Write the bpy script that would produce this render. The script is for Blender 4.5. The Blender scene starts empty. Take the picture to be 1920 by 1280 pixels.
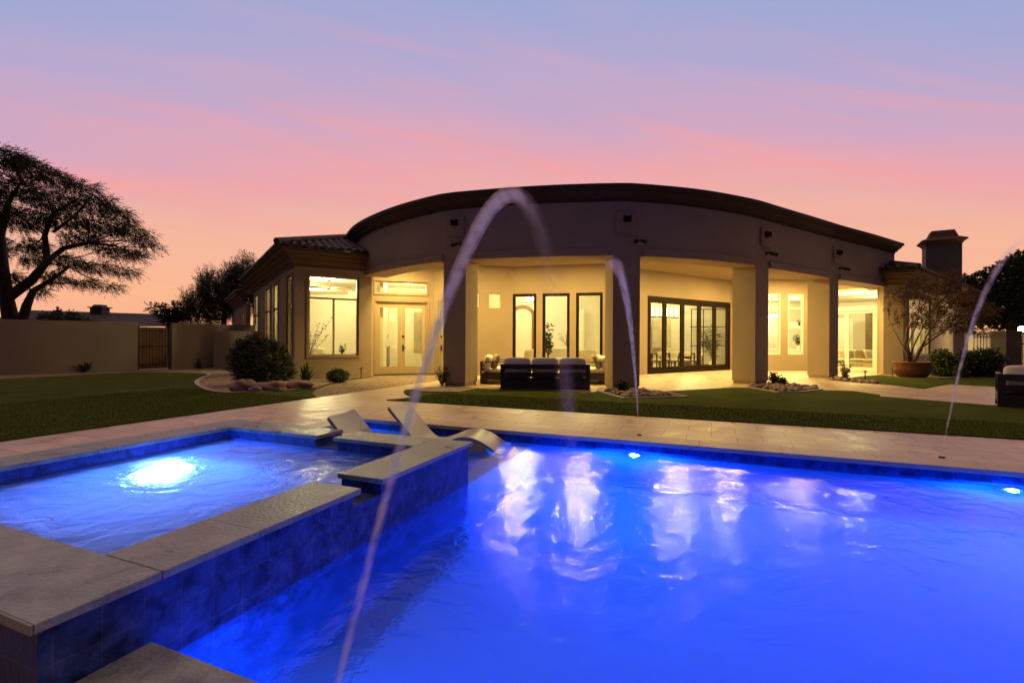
import bpy, math, random
import numpy as np
from mathutils import Vector, Matrix

# ------------------------------------------------------------------ camera, world, exposure
C = bpy.context.scene.collection
scn = bpy.context.scene
F_PX, ROLL, CAM_H = 903.0, math.radians(0.25), 1.25
cam = bpy.data.cameras.new('camera'); camo = bpy.data.objects.new('camera', cam); C.objects.link(camo)
cam.sensor_width = 36.0; cam.lens = F_PX / 1920 * 36.0; cam.clip_start = 0.05; cam.clip_end = 2000
cr, sr = math.cos(ROLL), math.sin(ROLL)
camo.matrix_world = Matrix(((cr, -sr, 0, 0), (0, 0, -1, 0), (sr, cr, 0, CAM_H), (0, 0, 0, 1)))
scn.camera = camo
scn.view_settings.view_transform = 'Standard'; scn.view_settings.look = 'None'
scn.view_settings.exposure = 0.0; scn.view_settings.gamma = 1.0
scn.cycles.use_denoising = True
scn.cycles.max_bounces = 8; scn.cycles.diffuse_bounces = 4; scn.cycles.transparent_max_bounces = 24
scn.cycles.glossy_bounces = 3; scn.cycles.transmission_bounces = 6; scn.cycles.volume_bounces = 1
scn.cycles.sample_clamp_indirect = 6.0
scn.cycles.caustics_reflective = False; scn.cycles.caustics_refractive = True

def srgb(r, g, b):
    f = lambda c: (c / 255 / 12.92) if c / 255 <= .04045 else ((c / 255 + .055) / 1.055) ** 2.4
    return (f(r), f(g), f(b), 1)

SKYA, SKYB = 5.6, 8.8
def build_world():
    w = bpy.data.worlds.new('World'); scn.world = w; w.use_nodes = True
    nt = w.node_tree; N = nt.nodes; L = nt.links; N.clear()
    out = N.new('ShaderNodeOutputWorld'); bg = N.new('ShaderNodeBackground'); L.new(bg.outputs[0], out.inputs[0])
    tc = N.new('ShaderNodeTexCoord'); sep = N.new('ShaderNodeSeparateXYZ'); L.new(tc.outputs['Generated'], sep.inputs[0])
    def math_(op, a, b=None, c=None):
        n = N.new('ShaderNodeMath'); n.operation = op
        for i, v in enumerate((a, b, c)):
            if v is None: continue
            if isinstance(v, (int, float)): n.inputs[i].default_value = v
            else: L.new(v, n.inputs[i])
        return n.outputs[0]
    x, y, z = sep.outputs
    el = math_('ARCTANGENT', math_('DIVIDE', z, math_('MAXIMUM', math_('ABSOLUTE', y), .3)))      # height above the horizon, towards the sunset
    az = math_('ARCTAN2', x, y)                                             # 0 towards the sunset
    # cloud streaks: noise stretched along a slanted horizontal
    comb = N.new('ShaderNodeCombineXYZ')
    L.new(math_('MULTIPLY', az, 1.1), comb.inputs[0])
    L.new(math_('ADD', math_('MULTIPLY', el, 7.5), math_('MULTIPLY', az, 1.5)), comb.inputs[1])
    nz = N.new('ShaderNodeTexNoise'); nz.inputs['Scale'].default_value = 0.9; nz.inputs['Detail'].default_value = 4
    nz.inputs['Roughness'].default_value = 0.5; nz.inputs['Distortion'].default_value = 0.6
    comb.inputs[2].default_value = SKYA
    L.new(comb.outputs[0], nz.inputs['Vector'])
    streak = math_('SUBTRACT', nz.outputs[0], 0.5)
    e2 = math_('ADD', el, math_('MULTIPLY', streak, 0.16))
    ramp = N.new('ShaderNodeValToRGB'); L.new(math_('DIVIDE', e2, 1.5), ramp.inputs[0])
    cr_ = ramp.color_ramp
    stops = [(0.0, (250, 182, 118)), (0.08, (250, 186, 136)), (0.19, (248, 182, 150)), (0.29, (244, 182, 156)),
             (0.38, (234, 174, 168)), (0.45, (236, 166, 172)), (0.52, (220, 166, 184)), (0.61, (198, 168, 200)), (0.72, (176, 168, 208)), (.84, (159, 168, 212)), (1.0, (150, 166, 214))]
    stops = [(p / 2, c) for p, c in stops] + [(.60, (190, 170, 196)), (.72, (240, 186, 160)), (1.0, (240, 186, 160))]
    cr_.elements[0].position = 0; cr_.elements[0].color = srgb(*stops[0][1])
    cr_.elements[1].position = 1; cr_.elements[1].color = srgb(*stops[-1][1])
    for p, c in stops[1:-1]:
        e = cr_.elements.new(p); e.color = srgb(*c)
    # extra pink cloud wisps
    comb2 = N.new('ShaderNodeCombineXYZ')
    L.new(math_('MULTIPLY', az, 1.7), comb2.inputs[0])
    L.new(math_('ADD', math_('MULTIPLY', el, 16), math_('MULTIPLY', az, 3.2)), comb2.inputs[1]); comb2.inputs[2].default_value = SKYB
    n2 = N.new('ShaderNodeTexNoise'); n2.inputs['Scale'].default_value = 1.0; n2.inputs['Detail'].default_value = 6; n2.inputs['Distortion'].default_value = 1.0
    L.new(comb2.outputs[0], n2.inputs['Vector'])
    mr = N.new('ShaderNodeMapRange'); mr.interpolation_type = 'SMOOTHSTEP'; L.new(n2.outputs[0], mr.inputs[0])
    mr.inputs[1].default_value = 0.48; mr.inputs[2].default_value = 0.72; mr.inputs[3].default_value = 0; mr.inputs[4].default_value = 0.42
    band = N.new('ShaderNodeMapRange'); band.interpolation_type = 'SMOOTHSTEP'; L.new(el, band.inputs[0])
    band.inputs[1].default_value = 0.62; band.inputs[2].default_value = 0.3; band.inputs[3].default_value = 0.2; band.inputs[4].default_value = 1
    mix = N.new('ShaderNodeMixRGB'); L.new(math_('MULTIPLY', mr.outputs[0], band.outputs[0]), mix.inputs[0])
    L.new(ramp.outputs[0], mix.inputs[1]); mix.inputs[2].default_value = srgb(250, 160, 155)
    # the sky opposite the sunset is dim
    side = N.new('ShaderNodeMapRange'); side.interpolation_type = 'SMOOTHSTEP'
    L.new(math_('ADD', y, math_('MULTIPLY', math_('MAXIMUM', z, 0), 0.55)), side.inputs[0]); side.inputs[1].default_value = -0.15; side.inputs[2].default_value = 0.62
    top = N.new('ShaderNodeMapRange'); top.interpolation_type = 'SMOOTHSTEP'
    L.new(el, top.inputs[0]); top.inputs[1].default_value = 0.6; top.inputs[2].default_value = 1.2; top.inputs[3].default_value = 1; top.inputs[4].default_value = 1.0
    f = math_('MULTIPLY', side.outputs[0], top.outputs[0])
    mix2 = N.new('ShaderNodeMixRGB'); L.new(f, mix2.inputs[0]); mix2.inputs[1].default_value = (.019, .021, .056, 1)
    L.new(mix.outputs[0], mix2.inputs[2])
    # the physical sky, a few degrees after sunset, adds its own faint glow
    sky = N.new('ShaderNodeTexSky'); sky.sky_type = 'NISHITA'; sky.sun_disc = False
    sky.sun_elevation = math.radians(-3.0); sky.sun_rotation = math.radians(5)
    add = N.new('ShaderNodeMixRGB'); add.blend_type = 'ADD'; add.inputs[0].default_value = 0.05
    L.new(mix2.outputs[0], add.inputs[1]); L.new(sky.outputs[0], add.inputs[2])
    L.new(add.outputs[0], bg.inputs[0]); bg.inputs[1].default_value = 1.0
build_world()

# ------------------------------------------------------------------ layout helpers
def ray(px, py):
    a = (px - 960) / F_PX; b = (640 - py) / F_PX
    return a * cr - b * sr, a * sr + b * cr
def G(px, py, z=0.0):                    # where the photo's pixel meets height z
    rx, rz = ray(px, py); t = (z - CAM_H) / rz
    return (rx * t, t)
def P(px, py, d):                        # photo's pixel at distance d
    rx, rz = ray(px, py); return (rx * d, d, CAM_H + rz * d)
def Zat(px, py, d): return P(px, py, d)[2]
TH = math.radians(22.54)
U = np.array([math.cos(TH), -math.sin(TH)]); V = np.array([math.sin(TH), math.cos(TH)])
def UV(u, v): p = U * u + V * v; return (float(p[0]), float(p[1]))
def lerp(a, b, t): return a + (b - a) * t

# ------------------------------------------------------------------ materials
MATS = {}
def mat(name, col, rough=.6, metal=0., var=.12, scale=4., bump=0., bscale=40., spec=.5, detail=4, col2=None, coat=0.):
    if name in MATS: return MATS[name]
    m = bpy.data.materials.new(name); m.use_nodes = True; nt = m.node_tree; N = nt.nodes; L = nt.links
    b = N['Principled BSDF']; b.inputs['Roughness'].default_value = rough; b.inputs['Metallic'].default_value = metal
    b.inputs['Specular IOR Level'].default_value = spec; b.inputs['Coat Weight'].default_value = coat
    tc = N.new('ShaderNodeTexCoord'); nz = N.new('ShaderNodeTexNoise'); nz.inputs['Scale'].default_value = scale; nz.inputs['Detail'].default_value = detail
    L.new(tc.outputs['Object'], nz.inputs['Vector'])
    mx = N.new('ShaderNodeMixRGB'); L.new(nz.outputs[0], mx.inputs[0])
    c2 = col2 or tuple(min(1, c * (1 + var)) for c in col); c1 = col if col2 else tuple(c * (1 - var) for c in col)
    mx.inputs[1].default_value = (*c1, 1); mx.inputs[2].default_value = (*c2, 1); L.new(mx.outputs[0], b.inputs['Base Color'])
    if bump:
        n2 = N.new('ShaderNodeTexNoise'); n2.inputs['Scale'].default_value = bscale; n2.inputs['Detail'].default_value = 4
        L.new(tc.outputs['Object'], n2.inputs['Vector'])
        bp = N.new('ShaderNodeBump'); bp.inputs['Strength'].default_value = bump; bp.inputs['Distance'].default_value = .02
        L.new(n2.outputs[0], bp.inputs['Height']); L.new(bp.outputs[0], b.inputs['Normal'])
    MATS[name] = m; return m
def emit(name, col, s):
    if name in MATS: return MATS[name]
    m = bpy.data.materials.new(name); m.use_nodes = True; N = m.node_tree.nodes; N.clear()
    e = N.new('ShaderNodeEmission'); o = N.new('ShaderNodeOutputMaterial'); m.node_tree.links.new(e.outputs[0], o.inputs[0])
    e.inputs[0].default_value = (*col, 1); e.inputs[1].default_value = s; MATS[name] = m; return m
def schlick(nt, f0, normal=None):
    N = nt.nodes; L = nt.links; lw = N.new('ShaderNodeLayerWeight'); lw.inputs['Blend'].default_value = .5
    if normal is not None: L.new(normal, lw.inputs['Normal'])
    p = N.new('ShaderNodeMath'); p.operation = 'POWER'; L.new(lw.outputs['Facing'], p.inputs[0]); p.inputs[1].default_value = 5
    m = N.new('ShaderNodeMath'); m.operation = 'MULTIPLY_ADD'; L.new(p.outputs[0], m.inputs[0]); m.inputs[1].default_value = 1 - f0; m.inputs[2].default_value = f0
    return m.outputs[0]
def glass(name, tint=(.93, .95, .93), rough=0.0):
    m = bpy.data.materials.new(name); m.use_nodes = True; nt = m.node_tree; N = nt.nodes; L = nt.links; N.clear()
    o = N.new('ShaderNodeOutputMaterial'); t = N.new('ShaderNodeBsdfTransparent'); g = N.new('ShaderNodeBsdfGlossy')
    t.inputs[0].default_value = (*tint, 1); g.inputs['Roughness'].default_value = rough
    mx = N.new('ShaderNodeMixShader'); L.new(schlick(nt, .03), mx.inputs[0]); L.new(t.outputs[0], mx.inputs[1]); L.new(g.outputs[0], mx.inputs[2]); L.new(mx.outputs[0], o.inputs[0])
    MATS[name] = m; return m

def brick_mat(name, c1, c2, mortar, bw, bh, ms=.006, rot=0., rough=.5, bump=.4, offset=.5, nscale=3., var=.35, wet=0.0, swap=None, dirt=None, bias=0.0, spec=.5):
    """bricks / tiles / pavers in object coordinates; swap='xz' lays them on an upright face"""
    m = bpy.data.materials.new(name); m.use_nodes = True; nt = m.node_tree; N = nt.nodes; L = nt.links
    b = N['Principled BSDF']; b.inputs['Specular IOR Level'].default_value = spec
    tc = N.new('ShaderNodeTexCoord'); mp = N.new('ShaderNodeMapping'); mp.inputs['Rotation'].default_value = (0, 0, rot); mp.inputs['Location'].default_value = (0, 0, .07 if swap else 0)
    L.new(tc.outputs['Object'], mp.inputs[0]); vec = mp.outputs[0]
    if swap:
        s = N.new('ShaderNodeSeparateXYZ'); cb = N.new('ShaderNodeCombineXYZ'); L.new(vec, s.inputs[0])
        a = N.new('ShaderNodeMath'); a.operation = 'ADD'; L.new(s.outputs[0], a.inputs[0]); L.new(s.outputs[1], a.inputs[1])
        L.new(a.outputs[0], cb.inputs[0]); L.new(s.outputs[2], cb.inputs[1]); vec = cb.outputs[0]
    br = N.new('ShaderNodeTexBrick'); L.new(vec, br.inputs['Vector']); br.offset = offset
    br.inputs['Scale'].default_value = 1; br.inputs['Brick Width'].default_value = bw; br.inputs['Row Height'].default_value = bh
    br.inputs['Mortar Size'].default_value = ms; br.inputs['Mortar Smooth'].default_value = .1; br.inputs['Bias'].default_value = bias
    br.inputs['Color1'].default_value = (*c1, 1); br.inputs['Color2'].default_value = (*c2, 1); br.inputs['Mortar'].default_value = (*mortar, 1)
    nz = N.new('ShaderNodeTexNoise'); nz.inputs['Scale'].default_value = nscale; nz.inputs['Detail'].default_value = 8; nz.inputs['Roughness'].default_value = .65; nz.inputs['Distortion'].default_value = .4
    L.new(tc.outputs['Object'], nz.inputs['Vector'])
    mr = N.new('ShaderNodeMapRange'); L.new(nz.outputs[0], mr.inputs[0]); mr.inputs[1].default_value = .3; mr.inputs[2].default_value = .7
    mr.inputs[3].default_value = 1 - var; mr.inputs[4].default_value = 1 + var
    mu = N.new('ShaderNodeVectorMath'); mu.operation = 'MULTIPLY'; L.new(br.outputs['Color'], mu.inputs[0]); L.new(mr.outputs[0], mu.inputs[1])
    L.new(mu.outputs[0], b.inputs['Base Color'])
    r = N.new('ShaderNodeMapRange'); L.new(nz.outputs[0], r.inputs[0]); r.inputs[1].default_value = .35; r.inputs[2].default_value = .65
    r.inputs[3].default_value = max(.05, rough - .2 - wet); r.inputs[4].default_value = rough; L.new(r.outputs[0], b.inputs['Roughness'])
    n3 = N.new('ShaderNodeTexNoise'); n3.inputs['Scale'].default_value = 45; n3.inputs['Detail'].default_value = 5; L.new(tc.outputs['Object'], n3.inputs['Vector'])
    h = N.new('ShaderNodeMath'); h.operation = 'SUBTRACT'; L.new(n3.outputs[0], h.inputs[0]); L.new(br.outputs['Fac'], h.inputs[1])
    bp = N.new('ShaderNodeBump'); bp.inputs['Strength'].default_value = bump; bp.inputs['Distance'].default_value = .01
    L.new(h.outputs[0], bp.inputs['Height']); L.new(bp.outputs[0], b.inputs['Normal'])
    MATS[name] = m; return m

STUCCO = mat('stucco', (.37, .29, .215), .9, var=.14, scale=.9, detail=8, bump=.6, bscale=70, spec=.2)
TRIM = mat('trim_stucco', (.36, .26, .18), .85, var=.06, scale=1, bump=.25, bscale=60, spec=.2)
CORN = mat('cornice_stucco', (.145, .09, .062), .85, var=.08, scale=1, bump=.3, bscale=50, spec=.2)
CREAM = mat('interior_paint', (.74, .68, .54), .8, var=.02, scale=.5, spec=.2)
WHITE = mat('white_paint', (.8, .77, .68), .55, var=.02)
TANF = mat('tan_window_frame', (.42, .33, .21), .45, var=.04)
BRONZE = mat('bronze_frame', (.016, .008, .005), .6, var=.1, spec=.12)
BLACK = mat('black_metal', (.012, .011, .010), .45, metal=.3, var=.2)
ESPR = mat('espresso_frame', (.040, .024, .028), .42, var=.2, scale=8)
CUSH = mat('cushion_fabric', (.80, .73, .64), .95, var=.05, scale=20, bump=.3, bscale=250, spec=.1)
PILP = mat('patterned_pillow_fabric', (.55, .48, .36), .95, scale=24, col2=(.18, .14, .09), spec=.1)
SOFA = mat('cream_upholstery', (.66, .58, .42), .95, var=.05, scale=10, bump=.2, bscale=120, spec=.1)
WOOD = mat('dark_wood', (.10, .045, .02), .45, scale=6, var=.35)
WOODL = mat('red_cedar', (.19, .08, .035), .65, scale=5, var=.35, bump=.2)
WATERG = glass('window_glass')
SHELL = mat('lounger_shell', (.36, .36, .35), .38, var=.03, spec=.4)
PLASTER = mat('pool_plaster', (.15, .40, .66), .7, var=.10, scale=1.3, detail=6)
BARK = mat('bark', (.045, .032, .024), .9, var=.4, scale=12, bump=.6, bscale=30)
TWIG = mat('pale_twig', (.20, .13, .09), .8, var=.3, scale=9)
LEAF_D = mat('mesquite_leaf', (.020, .030, .014), .7, var=.5, scale=1.2, spec=.2)
LEAF_S = mat('oleander_leaf', (.055, .066, .030), .5, var=.5, scale=2.5, spec=.4)
LEAF_G = mat('bright_leaf', (.085, .11, .035), .55, var=.4, scale=6, spec=.4)
LEAF_R = mat('rusty_leaf', (.20, .085, .035), .7, scale=3, col2=(.09, .07, .03), spec=.2)
STONE = mat('boulder_stone', (.24, .16, .12), .85, var=.4, scale=5, bump=.8, bscale=14)
STONE2 = mat('river_stone', (.26, .18, .14), .75, var=.5, scale=3, bump=.4, bscale=20)
CURB = mat('concrete_curb', (.38, .32, .27), .85, var=.15, scale=4, bump=.3)
TERRA = mat('terracotta', (.20, .068, .032), .6, scale=4, var=.45, bump=.4, bscale=18)
SOIL = mat('soil', (.05, .035, .022), .95, var=.3, scale=10, bump=.5)
ROOFT = mat('clay_roof_tile', (.085, .070, .065), .75, scale=2.2, var=.55, bump=.3, bscale=25)
NROOF = mat('neighbour_roof_tile', (.10, .085, .08), .85, scale=3, var=.3)
ART1 = mat('wall_art', (.62, .52, .34), .8, scale=2.2, col2=(.12, .08, .05))
ART2 = mat('wall_art_blocks', (.60, .52, .36), .8, scale=3, col2=(.30, .22, .12))
DECK = brick_mat('travertine_paver', (.60, .46, .33), (.51, .38, .27), (.17, .12, .08), .61, .405, .005, rot=TH, rough=.58, bump=.5, var=.20, wet=.12)
COPING = brick_mat('travertine_coping', (.245, .27, .25), (.215, .24, .22), (.10, .09, .08), .9, 8.0, .003, rot=TH + math.pi / 2, rough=.55, bump=.9, var=.45, wet=.1, nscale=5)
TILE = brick_mat('blue_pool_tile', (.045, .075, .26), (.03, .05, .19), (.075, .09, .20), .152, .152, .003, rough=.55, bump=.25, var=.75, rot=TH, swap='xz', offset=0.0, nscale=9, spec=.12)

def turf_mat():
    m = mat('artificial_turf', (.038, .052, .010), .95, var=.0, spec=.05)
    nt = m.node_tree; N = nt.nodes; L = nt.links; b = N['Principled BSDF']
    tc = N.new('ShaderNodeTexCoord'); n = N.new('ShaderNodeTexNoise'); n.inputs['Scale'].default_value = 160; n.inputs['Detail'].default_value = 3
    n1 = N.new('ShaderNodeTexNoise'); n1.inputs['Scale'].default_value = .9; n1.inputs['Detail'].default_value = 5
    L.new(tc.outputs['Object'], n.inputs[0]); L.new(tc.outputs['Object'], n1.inputs[0])
    m1 = N.new('ShaderNodeMixRGB'); L.new(n.outputs[0], m1.inputs[0]); m1.inputs[1].default_value = (.028, .040, .005, 1); m1.inputs[2].default_value = (.12, .15, .022, 1)
    m2 = N.new('ShaderNodeMixRGB'); m2.blend_type = 'MULTIPLY'; m2.inputs[0].default_value = .8; L.new(m1.outputs[0], m2.inputs[1])
    r = N.new('ShaderNodeMapRange'); L.new(n1.outputs[0], r.inputs[0]); r.inputs[3].default_value = .35; r.inputs[4].default_value = 1.6; L.new(r.outputs[0], m2.inputs[2])
    L.new(m2.outputs[0], b.inputs['Base Color'])
    bp = N.new('ShaderNodeBump'); bp.inputs['Strength'].default_value = 1; bp.inputs['Distance'].default_value = .02; L.new(n.outputs[0], bp.inputs['Height']); L.new(bp.outputs[0], b.inputs['Normal'])
    return m
TURF = turf_mat()

def gravel_mat():
    m = bpy.data.materials.new('decomposed_gravel'); m.use_nodes = True; nt = m.node_tree; N = nt.nodes; L = nt.links; b = N['Principled BSDF']
    b.inputs['Roughness'].default_value = .9; b.inputs['Specular IOR Level'].default_value = .2
    tc = N.new('ShaderNodeTexCoord'); v = N.new('ShaderNodeTexVoronoi'); v.inputs['Scale'].default_value = 26; L.new(tc.outputs['Object'], v.inputs['Vector'])
    r = N.new('ShaderNodeValToRGB'); s = N.new('ShaderNodeSeparateColor'); L.new(v.outputs['Color'], s.inputs[0]); L.new(s.outputs[0], r.inputs[0])
    r.color_ramp.elements[0].color = (.13, .085, .06, 1); r.color_ramp.elements[1].color = (.42, .32, .23, 1)
    L.new(r.outputs[0], b.inputs['Base Color'])
    bp = N.new('ShaderNodeBump'); bp.invert = True; bp.inputs['Strength'].default_value = 1; bp.inputs['Distance'].default_value = .03
    L.new(v.outputs['Distance'], bp.inputs['Height']); L.new(bp.outputs[0], b.inputs['Normal']); MATS['gravel'] = m; return m
GRAVEL = gravel_mat()

def water_mat(name, tint, bscale, bstr, rough, trans, scat, dens, absorb, adens, rrough=.15, aniso=.5, fine=.17):
    """rippled surface (reflection, refraction and a share of straight light) over water that scatters its lights"""
    m = bpy.data.materials.new(name); m.use_nodes = True; nt = m.node_tree; N = nt.nodes; L = nt.links; N.clear()
    o = N.new('ShaderNodeOutputMaterial'); t = N.new('ShaderNodeBsdfTransparent'); g = N.new('ShaderNodeBsdfGlossy'); rf_ = N.new('ShaderNodeBsdfRefraction')
    t.inputs[0].default_value = (*tint, 1); g.inputs['Roughness'].default_value = rough; rf_.inputs[0].default_value = (*tint, 1); rf_.inputs['IOR'].default_value = 1.33; rf_.inputs['Roughness'].default_value = rrough
    tc = N.new('ShaderNodeTexCoord')
    n1 = N.new('ShaderNodeTexNoise'); n1.inputs['Scale'].default_value = bscale; n1.inputs['Detail'].default_value = 3; n1.inputs['Distortion'].default_value = .5
    n2 = N.new('ShaderNodeTexNoise'); n2.inputs['Scale'].default_value = bscale * 6; n2.inputs['Detail'].default_value = 5; n2.inputs['Distortion'].default_value = .8
    L.new(tc.outputs['Object'], n1.inputs[0]); L.new(tc.outputs['Object'], n2.inputs[0])
    a = N.new('ShaderNodeMath'); a.operation = 'MULTIPLY_ADD'; L.new(n2.outputs[0], a.inputs[0]); a.inputs[1].default_value = fine; L.new(n1.outputs[0], a.inputs[2])
    n3 = N.new('ShaderNodeTexNoise'); n3.inputs['Scale'].default_value = 42; n3.inputs['Detail'].default_value = 2; L.new(tc.outputs['Object'], n3.inputs[0])
    a3 = N.new('ShaderNodeMath'); a3.operation = 'MULTIPLY_ADD'; L.new(n3.outputs[0], a3.inputs[0]); a3.inputs[1].default_value = .08; L.new(a.outputs[0], a3.inputs[2])
    bp = N.new('ShaderNodeBump'); bp.inputs['Strength'].default_value = bstr; bp.inputs['Distance'].default_value = .05; L.new(a3.outputs[0], bp.inputs['Height'])
    L.new(bp.outputs[0], g.inputs['Normal']); L.new(bp.outputs[0], rf_.inputs['Normal'])
    m1 = N.new('ShaderNodeMixShader'); m1.inputs[0].default_value = trans; L.new(rf_.outputs[0], m1.inputs[1]); L.new(t.outputs[0], m1.inputs[2])
    mx = N.new('ShaderNodeMixShader'); L.new(schlick(nt, .025), mx.inputs[0]); L.new(m1.outputs[0], mx.inputs[1]); L.new(g.outputs[0], mx.inputs[2]); L.new(mx.outputs[0], o.inputs[0])
    vs = N.new('ShaderNodeVolumeScatter'); vs.inputs[0].default_value = (*scat, 1); vs.inputs['Density'].default_value = dens; vs.inputs['Anisotropy'].default_value = aniso
    va = N.new('ShaderNodeVolumeAbsorption'); va.inputs[0].default_value = (*absorb, 1); va.inputs['Density'].default_value = adens
    ad = N.new('ShaderNodeAddShader'); L.new(vs.outputs[0], ad.inputs[0]); L.new(va.outputs[0], ad.inputs[1]); L.new(ad.outputs[0], o.inputs['Volume'])
    MATS[name] = m; return m
POOLW = water_mat('pool_water_surface', (.95, .97, 1.0), 4.0, .33, .075, .0, (.10, .55, 1.0), .24, (.03, .42, 1.0), .22)
SPAW = water_mat('spa_water_surface', (.95, .98, 1.0), 5, .9, .08, .0, (.70, .88, 1.0), .9, (.3, .6, 1), .2, rrough=.48, aniso=.2)

# ------------------------------------------------------------------ mesh helpers
class MB:
    def __init__(s): s.v = []; s.f = []
    def add(s, vs, fs):
        o = len(s.v); s.v += [tuple(map(float, p)) for p in vs]; s.f += [tuple(i + o for i in f) for f in fs]
    def prism(s, poly, z0, z1, top=None):
        n = len(poly); top = top or poly
        s.add([(x, y, z0) for x, y in poly] + [(x, y, z1) for x, y in top],
              [tuple(range(n))[::-1], tuple(range(n, 2 * n))] + [(i, (i + 1) % n, n + (i + 1) % n, n + i) for i in range(n)])
    def box(s, cx, cy, z0, z1, sx, sy, rot=0., bevel=0.):
        c, k = math.cos(rot), math.sin(rot)
        p = [(-sx / 2, -sy / 2), (sx / 2, -sy / 2), (sx / 2, sy / 2), (-sx / 2, sy / 2)]
        s.prism([(cx + x * c - y * k, cy + x * k + y * c) for x, y in p], z0, z1)
    def hexa(s, pts):      # 8 points: bottom 4 ccw, top 4 ccw
        s.add(pts, [(3, 2, 1, 0), (4, 5, 6, 7), (0, 1, 5, 4), (1, 2, 6, 5), (2, 3, 7, 6), (3, 0, 4, 7)])
    def tube(s, pts, rads, n=8, cap=True):
        pts = [Vector(p) for p in pts]; m = len(pts); vs = []; fs = []
        if not hasattr(rads, '__len__'): rads = [rads] * m
        prev = None
        for i in range(m):
            t = (pts[min(i + 1, m - 1)] - pts[max(i - 1, 0)])
            if t.length < 1e-9: t = Vector((0, 0, 1))
            t.normalize()
            if prev is None:
                prev = t.orthogonal().normalized()
            prev = (prev - t * prev.dot(t))
            prev = prev.normalized() if prev.length > 1e-6 else t.orthogonal().normalized()
            b = t.cross(prev)
            for k in range(n):
                a = 2 * math.pi * k / n; vs.append(pts[i] + (prev * math.cos(a) + b * math.sin(a)) * rads[i])
        for i in range(m - 1):
            for k in range(n):
                fs.append((i * n + k, i * n + (k + 1) % n, (i + 1) * n + (k + 1) % n, (i + 1) * n + k))
        if cap: fs += [tuple(range(n))[::-1], tuple(range((m - 1) * n, m * n))]
        s.add(vs, fs)
    def lathe(s, prof, cx, cy, n=32):
        vs = []; fs = []; m = len(prof)
        for r, z in prof:
            for k in range(n): a = 2 * math.pi * k / n; vs.append((cx + r * math.cos(a), cy + r * math.sin(a), z))
        for i in range(m - 1):
            for k in range(n): fs.append((i * n + k, i * n + (k + 1) % n, (i + 1) * n + (k + 1) % n, (i + 1) * n + k))
        fs += [tuple(range(n))[::-1], tuple(range((m - 1) * n, m * n))]
        s.add(vs, fs)
    def ell(s, c, r, seg=12, rings=8, jit=0., rng=None, flat=0., rot=0., power=1.):
        vs = []; fs = []; ca, sa = math.cos(rot), math.sin(rot)
        ph = [rng.uniform(0, 6.28) for _ in range(6)] if rng else [0] * 6
        def se(t): return math.copysign(abs(t) ** power, t)
        for i in range(rings + 1):
            th = math.pi * i / rings
            for k in range(seg):
                a = 2 * math.pi * k / seg; x = se(math.sin(th)) * se(math.cos(a)); y = se(math.sin(th)) * se(math.sin(a)); z = se(math.cos(th))
                q = 1 + jit * (math.sin(3 * x + ph[0]) * math.cos(2.3 * y + ph[1]) + .6 * math.sin(5 * z + 4 * x + ph[2]) + .4 * math.sin(9 * y + 7 * x + ph[3]))
                X, Y, Z_ = x * r[0] * q, y * r[1] * q, max(z * r[2] * q, -r[2] + flat)
                vs.append((c[0] + X * ca - Y * sa, c[1] + X * sa + Y * ca, c[2] + Z_))
        for i in range(rings):
            for k in range(seg): fs.append((i * seg + k, (i + 1) * seg + k, (i + 1) * seg + (k + 1) % seg, i * seg + (k + 1) % seg))
        s.add(vs, fs)
    def build(s, name, m, parent=None, smooth=False, bevel=0., loc=None):
        me = bpy.data.meshes.new(name); me.from_pydata(s.v, [], s.f); me.materials.append(m); me.validate()
        if smooth: me.polygons.foreach_set('use_smooth', [True] * len(me.polygons))
        o = bpy.data.objects.new(name, me); C.objects.link(o)
        if parent is not None:
            o.parent = parent; o.matrix_parent_inverse = parent.matrix_basis.inverted()
        if bevel:
            b = o.modifiers.new('bevel', 'BEVEL'); b.width = bevel; b.segments = 2; b.limit_method = 'ANGLE'
        return o
def tag(o, label=None, cat=None, group=None, kind=None):
    if label: o['label'] = label
    if cat: o['category'] = cat
    if group: o['group'] = group
    if kind: o['kind'] = kind
    return o
def thing(name, label, cat, loc=(0, 0, 0), group=None):
    o = bpy.data.objects.new(name, None); o.location = loc; o.empty_display_size = .2; C.objects.link(o)
    return tag(o, label, cat, group)
def copy_tree(o, parent=None):
    c = o.copy(); C.objects.link(c)
    if parent is not None: c.parent = parent
    for ch in [k for k in bpy.data.objects if k.parent == o]: copy_tree(ch, c)
    return c
def lamp(name, kind, loc, energy, col, size=.1, rot=None, spot=None, blend=.6, parent=None):
    l = bpy.data.lights.new(name, kind); l.energy = energy; l.color = col
    if kind == 'AREA': l.size = size
    else: l.shadow_soft_size = size
    if kind == 'SPOT': l.spot_size = spot; l.spot_blend = blend
    o = bpy.data.objects.new(name, l); C.objects.link(o); o.location = loc
    if rot is not None: o.rotation_euler = rot
    return o

# straight-wall frame: s along p0->p1, t inwards (left of the direction), z up
class WF:
    def __init__(s, p0, p1):
        s.p0 = np.array(p0, float); d = np.array(p1, float) - s.p0; s.len = float(np.hypot(*d)); s.d = d / s.len; s.n = np.array([-s.d[1], s.d[0]])
    def pt(s, a, t, z): p = s.p0 + s.d * a + s.n * t; return (p[0], p[1], z)
    def s_at(s, px):
        a = ray(px, 600)[0]; q = s.p0; d = s.d
        return float((a * q[1] - q[0]) / (d[0] - a * d[1]))
    def z_at(s, px, py): k = s.s_at(px); return Zat(px, py, float((s.p0 + s.d * k)[1]))
    def box(s, mb, s0, s1, t0, t1, z0, z1):
        q = lambda a, t, z: s.pt(a, t, z)
        mb.hexa([q(s0, t0, z0), q(s1, t0, z0), q(s1, t1, z0), q(s0, t1, z0), q(s0, t0, z1), q(s1, t0, z1), q(s1, t1, z1), q(s0, t1, z1)])
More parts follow.
